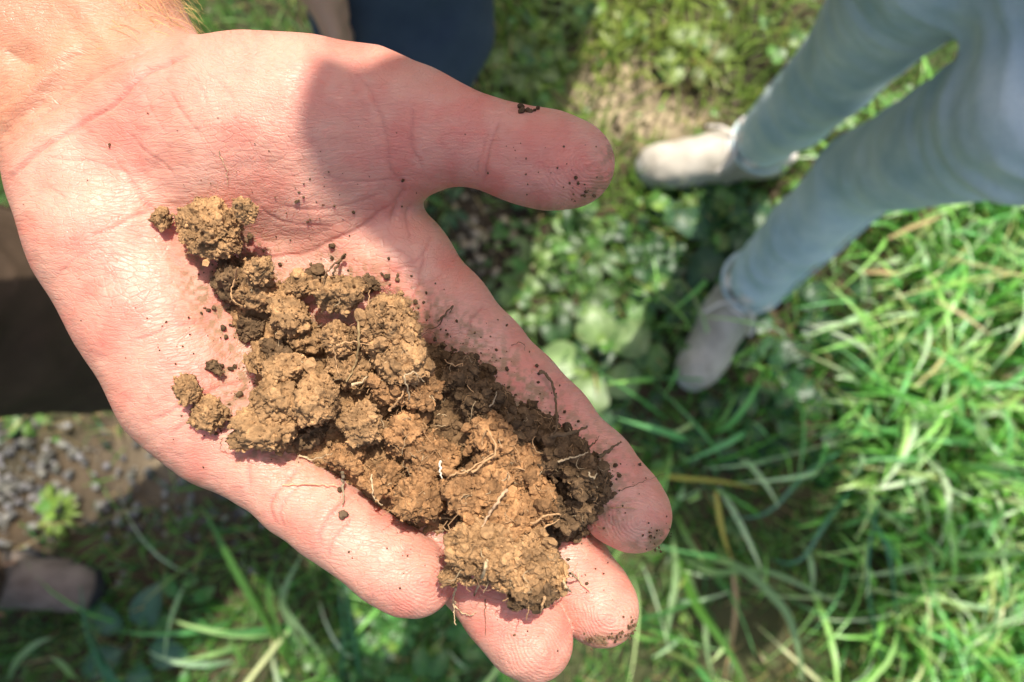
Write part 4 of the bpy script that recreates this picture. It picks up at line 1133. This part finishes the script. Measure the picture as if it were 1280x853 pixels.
def grass(name, n, R_, lfun, label, bright=1.0):
    x = rng.uniform(-R_, R_, n); y = rng.uniform(-R_, R_, n); a, b = gpx(x, y)
    keep, L, W, th0, bend, az, dry = lfun(x, y, a, b)
    k = np.nonzero(keep)[0]; x, y = x[k], y[k]
    col = GREENS[rng.integers(len(GREENS), size=len(k))]*rng.uniform(.7, 1.3, (len(k), 1))
    ya, yb = a[k], b[k]; yw = np.clip(gb(ya, yb, 790, 60, 260, 190)+.5*gb(ya, yb, 620, 380, 60, 60), 0, 1)[:, None]
    col = col*(1-yw)+np.array([.21, .29, .055])*rng.uniform(.5, 1.5, (len(k), 1))*yw
    wh = rng.random(len(k)) < (.22 if bright > 1.5 else 0); col[wh] = np.array([.15, .24, .14])*rng.uniform(.8, 1.3, (wh.sum(), 1))
    d = rng.random(len(k)) < dry[k]
    col[d] = np.array([.33, .25, .12])*rng.uniform(.7, 1.2, (d.sum(), 1))
    col = np.minimum(col*bright, .6)
    if bright > 1.5: col = col*.72+col.mean(1, keepdims=True)*np.array([.95, 1.25, .75])*.28  # meadow blades lifted and whitened, sunlit highlights put into the colour
    tip = col*np.array([1.35, 1.2, 1.1]); yel = rng.random(len(k)) < .12; tip[yel] = np.array([.35, .30, .10])
    V, Q, Cc = ribbons(np.stack([x, y, np.full(len(k), -.01)], 1), az[k], L[k], W[k], th0[k], bend[k], col, 6, .25, tip)
    me = mesh_from(name, V, quads=Q); attr_color(me, "col", Cc)
    o = link(name, me, M_GRASS); o['kind'] = "stuff"; o['label'] = label; o['category'] = "grass"
def f_turf(x, y, a, b):
    n = len(x); bm = bare_mask(a, b); ls = lush_mask(a, b)
    keep = rng.random(n) < np.clip(0.80-0.78*bm, .02, 1)*(0.55+0.45*(fbm(np.stack([x*5, y*5, x*0], 1), 3, 5) > -0.25))
    tp = gb(a, b, 790, 60, 230, 150); L = (0.03+0.055*rng.random(n))*(1+.8*ls+.5*tp); W = (0.0022+0.0022*rng.random(n))*(1+.7*tp)
    return keep, L, W, rng.uniform(0, .7, n), rng.uniform(.2, 1.6, n), rng.uniform(0, 6.283, n), 0.05+0.35*bm
def f_lush(x, y, a, b):
    n = len(x); ls = lush_mask(a, b); bm = bare_mask(a, b)
    outside = ((a < -90) | (a > 1340) | (b < -90) | (b > 1010))
    keep = rng.random(n) < np.where(outside, .14, ls)*(1-.85*bm)
    L = 0.08+0.22*rng.random(n)**1.3; W = 0.0045+0.0105*rng.random(n)**1.6
    az = rng.normal(math.radians(185), .75, n)
    return keep, L, W, rng.uniform(0, .6, n), rng.uniform(.5, 2.4, n), np.where(rng.random(n) < .35, rng.uniform(0, 6.283, n), az), np.full(n, .03)
grass("turf_grass", 60000, 1.35, f_turf, "short green turf growing between the bare patches")
grass("meadow_grass", 30000, 1.5, f_lush, "long lush meadow grass bending over in the sun", 2.6)
def f_far(x, y, a, b):
    n = len(x); keep = np.maximum(np.abs(x), np.abs(y)) > 1.3
    return keep, 0.06+0.14*rng.random(n), 0.004+.006*rng.random(n), rng.uniform(0, .6, n), rng.uniform(.3, 1.8, n), rng.uniform(0, 6.283, n), np.full(n, .06)
grass("field_grass", 16000, 4.5, f_far, "grass of the field round about")

# clover-like ground cover: small leaves on short stems
def leaf_arrays(n_, L, W, cup=0.15, m=5):
    t = np.linspace(0, 1, m); w = np.sin(np.pi*np.clip(t, .02, .98)**.85)
    return t, w
def clover(n):
    x = rng.uniform(-.95, 1.05, n); y = rng.uniform(-.6, .85, n); a, b = gpx(x, y)
    den = np.clip(.55*gb(a, b, 690, 360, 130, 120)+.5*gb(a, b, 830, 300, 120, 100)+.8*gb(a, b, 700, 60, 130, 90)+.7*gb(a, b, 450, 800, 150, 60)+.9*gb(a, b, 1020, 120, 90, 90)+.5*gb(a, b, 890, 240, 90, 60)+.5*gb(a, b, 40, 520, 45, 40)+.4*gb(a, b, 60, 620, 30, 60)+.4*gb(a, b, 830, 640, 90, 90), 0, 1)
    k = rng.random(n) < den*(1-.55*bare_mask(a, b)); x, y = x[k], y[k]; n = len(x)
    Vs = []; Qs = []; Cs = []
    h = rng.uniform(.008, .09, n); s = .006+.017*rng.random(n)**1.8; az0 = rng.uniform(0, 6.28, n)
    t = np.linspace(0, 1, 4); w = np.array([.12, .85, 1.0, .35]); off = 0
    for j in range(3):
        az = az0+j*2.094+rng.normal(0, .25, n); el = rng.normal(.15, .3, n)
        d = np.stack([np.cos(az)*np.cos(el), np.sin(az)*np.cos(el), np.sin(el)], 1); sd = np.stack([-np.sin(az), np.cos(az), rng.normal(0, .25, n)], 1)
        c = np.stack([x, y, h-.012], 1)[:, None]+d[:, None]*(s[:, None]*t[None])[..., None]
        l = c-sd[:, None]*(s[:, None]*.55*w[None])[..., None]; r = c+sd[:, None]*(s[:, None]*.55*w[None])[..., None]; m = c-np.array([0, 0, 1])*(s[:, None]*.12*w[None])[..., None]
        Vs.append(np.stack([l, m, r], 2).reshape(-1, 3))
        bb = off+(np.arange(n)*12)[:, None, None]+(np.arange(3)*3)[None, :, None]+np.arange(2)[None, None]
        Qs.append(np.stack([bb, bb+1, bb+4, bb+3], -1).reshape(-1, 4)); off += n*12
        cc = np.array([.075, .17, .03])*rng.uniform(.6, 1.5, (n, 1))*np.where(rng.random((n, 1)) < .3, np.array([[1.7, 1.25, 1.1]]), 1)
        Cs.append(np.repeat(cc, 12, 0))
    me = mesh_from("clover_cover", np.concatenate(Vs), quads=np.concatenate(Qs)); attr_color(me, "col", np.concatenate(Cs))
    o = link("clover_cover", me, M_LEAF); o['kind'] = "stuff"; o['label'] = "small three leaved clover and weeds covering the ground"; o['category'] = "ground cover"
clover(2400)
# gravel: many small stones, the biggest as things
def stones(name, areas, label):
    ps = []; rs = []; cs = []
    for (cx, cy, sx, sy, n, r0, r1) in areas:
        for _ in range(n):
            g = G(cx+rng.normal(0, sx), cy+rng.normal(0, sy)); r_ = r0+(r1-r0)*rng.random()**2.5
            ps.append(g+np.array([0, 0, -.008+r_*.3])); rs.append(r_); cs.append((np.array([.17, .17, .17]) if cx < 600 else np.array([.30, .25, .18]))*rng.uniform(.3, 1.5)*np.array([1, rng.uniform(.93, 1.0), rng.uniform(.78, .97)]))
    a = crumbs(np.array(ps), np.array(rs), np.array(cs), 2, .14)
    me = mesh_from(name, a[0], tris=a[1], smooth=False); attr_color(me, "col", a[2])
    o = link(name, me, M_STONE); o['kind'] = "stuff"; o['label'] = label; o['category'] = "gravel"
stones("gravel", [(15, 600, 45, 55, 420, .002, .010), (215, 630, 70, 50, 260, .002, .009), (610, 300, 40, 45, 160, .002, .010), (770, 130, 60, 40, 90, .002, .008), (840, 120, 40, 40, 60, .002, .008), (700, 60, 50, 60, 30, .002, .007)], "grey gravel and pebbles pressed into the bare patches")

def leaf_blade(name, foot, d, L, W, col, parent, droop=.6, rise=.5, wav=.12, shape=.8, stalk=.25, m=9):
    """one large leaf with midrib fold, wavy edge and stalk"""
    d = unit([d[0], d[1], 0]); sd = np.array([-d[1], d[0], 0]); t = np.linspace(0, 1, m)
    el = rise-(rise+droop)*t
    ds = L/(m-1); c = [np.asarray(foot, float)]
    for e in el[:-1]: c.append(c[-1]+(d*math.cos(e)+np.array([0, 0, 1])*math.sin(e))*ds)
    c = np.array(c); u = np.clip((t-stalk)/(1-stalk), 0, 1)
    w = W/2*np.sin(np.pi*u**shape)**.8+.0012; w[-1] = .0006
    cols = []
    V = []
    for s in (-1, -.55, 0, .55, 1):
        z = abs(s)*w*.22+wav*w*np.sin(t*17+s*2)*abs(s)
        V.append(c+sd*(s*w)[:, None]+np.array([0, 0, 1])*z[:, None]); cols.append(np.tile(np.array(col)*(1.35 if s == 0 else 1.0), (m, 1)))
    V = np.stack(V, 1).reshape(-1, 3); i = (np.arange(m-1)*5)[:, None]+np.arange(4)[None]
    Q = np.stack([i, i+1, i+6, i+5], -1).reshape(-1, 4)
    me = mesh_from(name, V, quads=Q); attr_color(me, "col", np.stack(cols, 1).reshape(-1, 3)); return link(name, me, M_LEAF, parent)
def weed(px, py, n, L, W, label, col, az0=0, spread=6.28, rise=.5, z=0.0, group="broad leaved weeds in the turf", droop=.6, name="broadleaf_weed"):
    g = G(px, py, 0.0); r0 = empty(name, (g[0], g[1], 0), label, "weed", group)
    for i in range(n):
        az = az0+spread*(i/n)+rng.normal(0, .18); k = rng.uniform(.75, 1.1)
        leaf_blade("leaf", g+np.array([math.cos(az)*.006, math.sin(az)*.006, -.006+z]), (math.cos(az), math.sin(az)), L*k, W*rng.uniform(.85, 1.1), np.array(col)*rng.uniform(.75, 1.25), r0, droop, rise+rng.normal(0, .12))
    return r0
LG = (.10, .21, .045); SHADE_DG = (.022, .075, .026); BG = (.04, .12, .05)  # near-black leaf green stands in for shade on the ground plants
weed(748, 452, 5, .13, .075, "weed with big pale green leaves just beyond the forefinger", (.17, .25, .09), .6, rise=.7)
weed(830, 410, 6, .12, .06, "weed with broad green leaves left of the nearer shoe", LG, .2, rise=.6)
weed(905, 300, 5, .13, .055, "weed with dark leaves between the two feet of the faded jeans", SHADE_DG, .5, rise=.8)
weed(860, 290, 4, .10, .05, "weed with a wide blue green leaf below the farther shoe", BG, 2.0, rise=.5)
weed(985, 400, 5, .11, .05, "weed with shade-coloured leaves in the shade right of the nearer shoe", SHADE_DG, -.5, rise=.5)
weed(960, 470, 5, .10, .045, "weed with shade-coloured leaves in the shade below the nearer shoe", SHADE_DG, -1.2, rise=.4)
weed(1030, 470, 6, .11, .045, "weed with shade-coloured leaves in the shade farther right of the nearer shoe", SHADE_DG, .3, rise=.5)
weed(1000, 540, 5, .12, .05, "weed with shade-coloured leaves below the others under the nearer shoe", SHADE_DG, 1.3, rise=.4)
weed(900, 540, 5, .10, .04, "weed with shade-coloured leaves between the nearer shoe and the yellow blade", SHADE_DG, 2.3, rise=.5)
weed(1050, 390, 5, .10, .04, "weed with shade-coloured leaves at the edge of the sunlit grass right of the shoe", SHADE_DG, .8, rise=.6)
weed(720, 300, 6, .07, .035, "small weed with light round leaves under the thumb tip", (.19, .30, .10), .3, rise=.6)
weed(660, 380, 6, .07, .035, "small pale weed between thumb and forefinger", (.17, .27, .08), .9, rise=.6)
weed(505, 815, 5, .085, .055, "weed with round green leaves below the little finger", (.06, .18, .03), 1.0, rise=.35)
weed(455, 838, 4, .075, .05, "weed with round dark leaves at the bottom edge, left of another", SHADE_DG, .4, rise=.35)
weed(175, 800, 5, .12, .05, "blue green weed with folded leaves at the lower left", (.05, .115, .07), 1.2, rise=.8)
weed(610, 840, 3, .09, .04, "pale leaf blade weed beneath the ring finger", (.16, .26, .09), 1.6, 1.0, rise=.6)
weed(35, 520, 15, .045, .010, "tuft of small green leaves in the gravel at the left edge", (.10, .18, .04), .2, rise=.8)
weed(72, 640, 16, .050, .008, "tuft of fine yellow green leaves beside the brown shoe", (.14, .21, .04), .2, rise=.8)
weed(690, 90, 6, .06, .022, "bright little weed between dark jeans and thumb", (.13, .26, .04), .1, rise=.7)
weed(780, 40, 6, .06, .022, "yellowish low weed at the top edge left of the faded jeans", (.22, .27, .07), .6, rise=.6)
weed(1140, 150, 6, .08, .02, "bright weed seen between the legs in faded jeans", (.12, .30, .05), .6, rise=.8)
weed(890, 265, 5, .07, .02, "yellow green weed with narrow leaves below the farther shoe", (.20, .28, .07), 1.6, rise=.8)

rs_ = np.random.default_rng(21)
used_labels = set()
LAND = [((760, 215), "the thumb tip"), ((560, 330), "the web of the thumb"), ((640, 430), "the side of the forefinger"), ((745, 510), "the forefinger's end joint"), ((838, 650), "the forefinger tip"), ((905, 420), "the nearer canvas shoe"), ((860, 195), "the farther canvas shoe"),
        ((950, 350), "the nearer jeans hem"), ((720, 30), "the dark jeans"), ((1000, 40), "the farther jeans leg"), ((540, 745), "the little fingertip"), ((660, 820), "the ring fingertip"), ((100, 740), "the brown shoe"), ((300, 640), "the broad green blades"), ((760, 790), "the middle fingertip"), ((300, 30), "the forearm")]
def where(x, y):
    (lx, ly), nm = min(LAND, key=lambda q: math.hypot(q[0][0]-x, q[0][1]-y))
    dx, dy = x-lx, y-ly
    v = "above" if dy < 0 else "below"; h_ = "left of" if dx < 0 else "right of"
    dist = "close " if math.hypot(dx, dy) < 55 else ("well " if math.hypot(dx, dy) > 110 else "")
    return (v if abs(dy) > 1.6*abs(dx) else (h_ if abs(dx) > 1.6*abs(dy) else v+" and "+h_))+" "+nm
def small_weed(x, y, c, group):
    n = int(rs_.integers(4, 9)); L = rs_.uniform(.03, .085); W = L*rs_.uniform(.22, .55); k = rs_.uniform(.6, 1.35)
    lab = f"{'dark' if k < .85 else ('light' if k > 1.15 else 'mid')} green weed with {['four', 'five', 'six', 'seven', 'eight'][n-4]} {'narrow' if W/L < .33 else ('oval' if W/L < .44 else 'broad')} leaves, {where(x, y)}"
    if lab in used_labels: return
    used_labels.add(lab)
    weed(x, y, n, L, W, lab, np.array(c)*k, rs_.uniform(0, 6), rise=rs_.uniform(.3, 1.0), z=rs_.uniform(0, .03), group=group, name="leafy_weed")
spots = []
while len(spots) < 38:
    x, y = rs_.uniform(545, 1000), rs_.uniform(225, 590)
    if rs_.random() < float(gb(x, y, 690, 380, 120, 130)+.9*gb(x, y, 850, 300, 130, 70)+.6*gb(x, y, 880, 540, 90, 60)) and all(math.hypot(x-a, y-b) > 28 for a, b in spots): spots.append((x, y))
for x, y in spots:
    lit_ = float(np.clip(1.0*gb(x, y, 660, 350, 75, 75), 0, 1)); small_weed(x, y, np.array((.035, .10, .028))*(1-lit_)+np.array((.14, .21, .055))*lit_, "small weeds between the hand and the shoes")  # lit patch put into the leaf colour: pale inside, dark outside
for _ in range(15): small_weed(rs_.uniform(230, 620), rs_.uniform(745, 880), (.05, .15, .03), "small weeds along the bottom edge")
for _ in range(6): small_weed(rs_.uniform(610, 960), rs_.uniform(-10, 110), (.17, .24, .055), "small weeds along the top edge")

def blade_tuft(blades, label, name="grass_tuft", cat="grass tuft", group="separate tufts and stalks of tall grass", mat=None, part="blade"):
    """blades: list of (points (px,py,z), width m, colour)"""
    mat = mat or M_GRASS
    f0 = blades[0][0][0]; g = G(f0[0], f0[1], f0[2]); root = empty(name, (g[0], g[1], 0), label, cat, group)
    for pts, w, col in blades:
        c = sp3([G(*p) for p in pts], 6); n = len(c); t = np.linspace(0, 1, n)
        T = np.gradient(c, axis=0); T /= np.linalg.norm(T, axis=1, keepdims=True)+1e-9
        sd = np.cross(T, [0, 0, 1.0]); sd /= np.linalg.norm(sd, axis=1, keepdims=True)+1e-9
        nn = np.cross(sd, T); tw = (0.5*np.sin(t*3+f0[0]))[:, None]; sd2 = sd*np.cos(tw)+nn*np.sin(tw)
        ww = (w/2*np.minimum(1, .5+1.5*t)*(1-.92*t**3))[:, None]
        V = np.stack([c-sd2*ww, c-nn*ww*.3, c+sd2*ww], 1).reshape(-1, 3); i = (np.arange(n-1)*3)[:, None]+np.arange(2)[None]
        me = mesh_from(part, V, quads=np.stack([i, i+1, i+4, i+3], -1).reshape(-1, 4)); attr_color(me, "col", np.tile(np.array(col), (len(V), 1)))
        link(part, me, mat, root)
    return root
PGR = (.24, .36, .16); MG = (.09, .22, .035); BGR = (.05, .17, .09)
blade_tuft([([(372, 842, 0), (330, 775, .10), (290, 705, .18), (252, 632, .25)], .016, MG), ([(385, 850, 0), (350, 790, .10), (335, 740, .16), (345, 700, .18)], .010, MG), ([(400, 850, 0), (360, 775, .12), (355, 740, .17), (378, 692, .20)], .014, PGR), ([(420, 852, 0), (395, 810, .08), (362, 768, .13), (345, 722, .17)], .010, PGR)], "tuft of broad green blades at the bottom left under the little finger")
blade_tuft([([(150, 880, 0), (125, 830, .08), (108, 790, .13), (100, 730, .16)], .014, BGR), ([(175, 880, 0), (140, 845, .06), (118, 800, .10), (104, 760, .13)], .010, BGR)], "blue green blades just right of the brown shoe")
blade_tuft([([(10, 850, 0), (22, 825, .07), (45, 805, .10), (66, 797, .11)], .012, PGR), ([(100, 852, 0), (90, 845, .05), (75, 828, .08), (62, 822, .09)], .011, (.22, .34, .12))], "pale short blades at the bottom left corner below the brown shoe")
blade_tuft([([(452, 853, 0), (440, 790, .12), (432, 740, .18), (430, 700, .2)], .010, BGR), ([(425, 853, 0), (430, 800, .1), (426, 760, .15), (424, 720, .17)], .008, BGR)], "dark upright blades under the tip of the little finger")
blade_tuft([([(845, 690, 0), (890, 715, .10), (960, 715, .17), (1055, 758, .17)], .015, PGR), ([(850, 700, 0), (915, 705, .14), (975, 755, .19), (995, 800, .18), (1005, 856, .12)], .015, PGR), ([(845, 690, 0), (870, 755, .12), (905, 805, .17), (935, 860, .18)], .016, MG), ([(840, 660, 0), (845, 720, .13), (838, 765, .16), (832, 808, .14)], .012, PGR), ([(862, 720, 0), (880, 770, .05), (884, 815, .07), (892, 850, .06)], .009, PGR), ([(850, 690, 0), (880, 700, .05), (905, 735, .07), (940, 764, .07)], .010, MG), ([(845, 640, 0), (855, 665, .06), (870, 690, .08), (884, 705, .08)], .011, (.2, .33, .10)), ([(830, 812, .02), (860, 826, .05), (880, 840, .06), (905, 860, .05)], .009, (.2, .28, .07))], "spray of pale sunlit blades right of the fingertips")
blade_tuft([([(800, 590, .02), (845, 597, .07), (900, 602, .10), (950, 612, .11)], .009, (.40, .36, .07))], "yellow blade lying level right of the forefinger tip", "grass_stalk", "grass stalk", mat=M_DRY)
blade_tuft([([(895, 615, .12), (902, 660, .11), (914, 700, .10)], .010, (.42, .36, .08)), ([(913, 698, .10), (920, 750, .08), (915, 800, .05), (905, 850, 0)], .009, (.45, .30, .16))], "yellow stalk drying to straw, standing below the level yellow blade", "grass_stalk", "grass stalk", mat=M_DRY)
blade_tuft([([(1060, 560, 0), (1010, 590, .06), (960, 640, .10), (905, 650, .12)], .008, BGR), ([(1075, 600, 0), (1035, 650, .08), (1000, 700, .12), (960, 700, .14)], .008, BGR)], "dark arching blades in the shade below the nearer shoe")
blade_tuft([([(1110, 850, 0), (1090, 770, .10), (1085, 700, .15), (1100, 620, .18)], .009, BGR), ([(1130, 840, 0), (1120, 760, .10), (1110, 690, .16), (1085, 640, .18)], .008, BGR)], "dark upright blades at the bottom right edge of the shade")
blade_tuft([([(1255, 590, 0), (1235, 560, .10), (1222, 530, .15), (1245, 515, .17), (1268, 535, .15), (1275, 575, .1)], .013, PGR), ([(1260, 600, 0), (1240, 560, .10), (1225, 528, .14), (1215, 510, .15)], .009, PGR)], "pale curled blade arching over near the right edge")
blade_tuft([([(1200, 690, 0), (1230, 650, .10), (1255, 655, .14), (1262, 690, .13), (1240, 722, .10)], .010, PGR), ([(1215, 640, 0), (1225, 640, .1), (1215, 660, .12)], .010, PGR)], "hooked pale blade below the curled one at the right")
blade_tuft([([(1140, 605, 0), (1200, 590, .10), (1260, 570, .14), (1300, 560, .13)], .016, MG), ([(1160, 620, 0), (1220, 605, .10), (1290, 600, .12)], .014, PGR), ([(1180, 600, 0), (1230, 580, .12), (1290, 590, .15)], .012, PGR)], "broad pale blades pointing to the right edge")
blade_tuft([([(1170, 360, .02), (1165, 320, .12), (1158, 285, .18)], .018, PGR), ([(1185, 350, .02), (1185, 310, .14), (1170, 275, .2)], .016, PGR)], "thick pale blade beside the shin of the faded jeans")
blade_tuft([([(1300, 350, .10), (1250, 338, .12), (1200, 326, .12), (1150, 318, .1)], .006, (.36, .34, .16))], "long jointed straw crossing the right edge", "grass_stalk", "grass stalk", mat=M_DRY)
blade_tuft([([(1110, 298, .15), (1140, 284, .16), (1180, 270, .17)], .008, (.45, .33, .16)), ([(1075, 340, .12), (1105, 340, .13), (1130, 345, .12)], .008, (.45, .33, .16))], "dry tan straws under the knee of the faded jeans", "grass_stalk", "grass stalk", mat=M_DRY)
blade_tuft([([(1170, 375, .14), (1205, 395, .15), (1240, 420, .14)], .007, (.40, .33, .18))], "dry straw slanting over the bright grass at the right", "grass_stalk", "grass stalk", mat=M_DRY)
# forearm hair along the upper edge of the wrist
hV = []; hQ = []; hC = []; off = 0
fi = np.nonzero((body_pc[0][:, 0]*100 < 260) & (body_pc[0][:, 1]*100 < 70) & (wl < -30))[0]
fx = body_pc[0][fi, 0]*100; fy = body_pc[0][fi, 1]*100
sdist = (fx-240)*0.8-(fy-60)*0.6                              # along the upper rim of the arm
rim = (fx-(195+ (fy/60.0)*45))                              # near the upper outline
wgt = np.exp(-(rim/26.0)**2)+0.05; wgt = wgt*((HN[fi]*view[fi]).sum(1) > -0.6); wgt /= wgt.sum()
for i in rng.choice(fi, 800, p=wgt):
    p = HV[i]; n = HN[i]; L = 0.004+0.009*rng.random()
    d0 = unit(np.array([0.75, -0.45, 0])+n*0.5+rng.normal(0, .28, 3)); pts = [p]
    for k in range(6):
        d0 = unit(d0+rng.normal(0, .10, 3)+np.array([.10, -.12, 0])-n*.10); pts.append(pts[-1]+d0*L/6)
    v, q = tube_arrays(np.array(pts), np.linspace(1, .35, 7)*0.00007, 3)
    hV.append(v); hQ.append(q+off); off += len(v); hC.append(np.tile(np.array([.55, .34, .14])*rng.uniform(.4, 1.6), (len(v), 1)))
me = mesh_from("forearm_hair", np.concatenate(hV), quads=np.concatenate(hQ)); attr_color(me, "col", np.concatenate(hC))
own = [o for o in COL.objects if o.name == 'person'][0]
o = link("forearm_hair", me, M_HAIR, own); o['kind'] = "stuff"
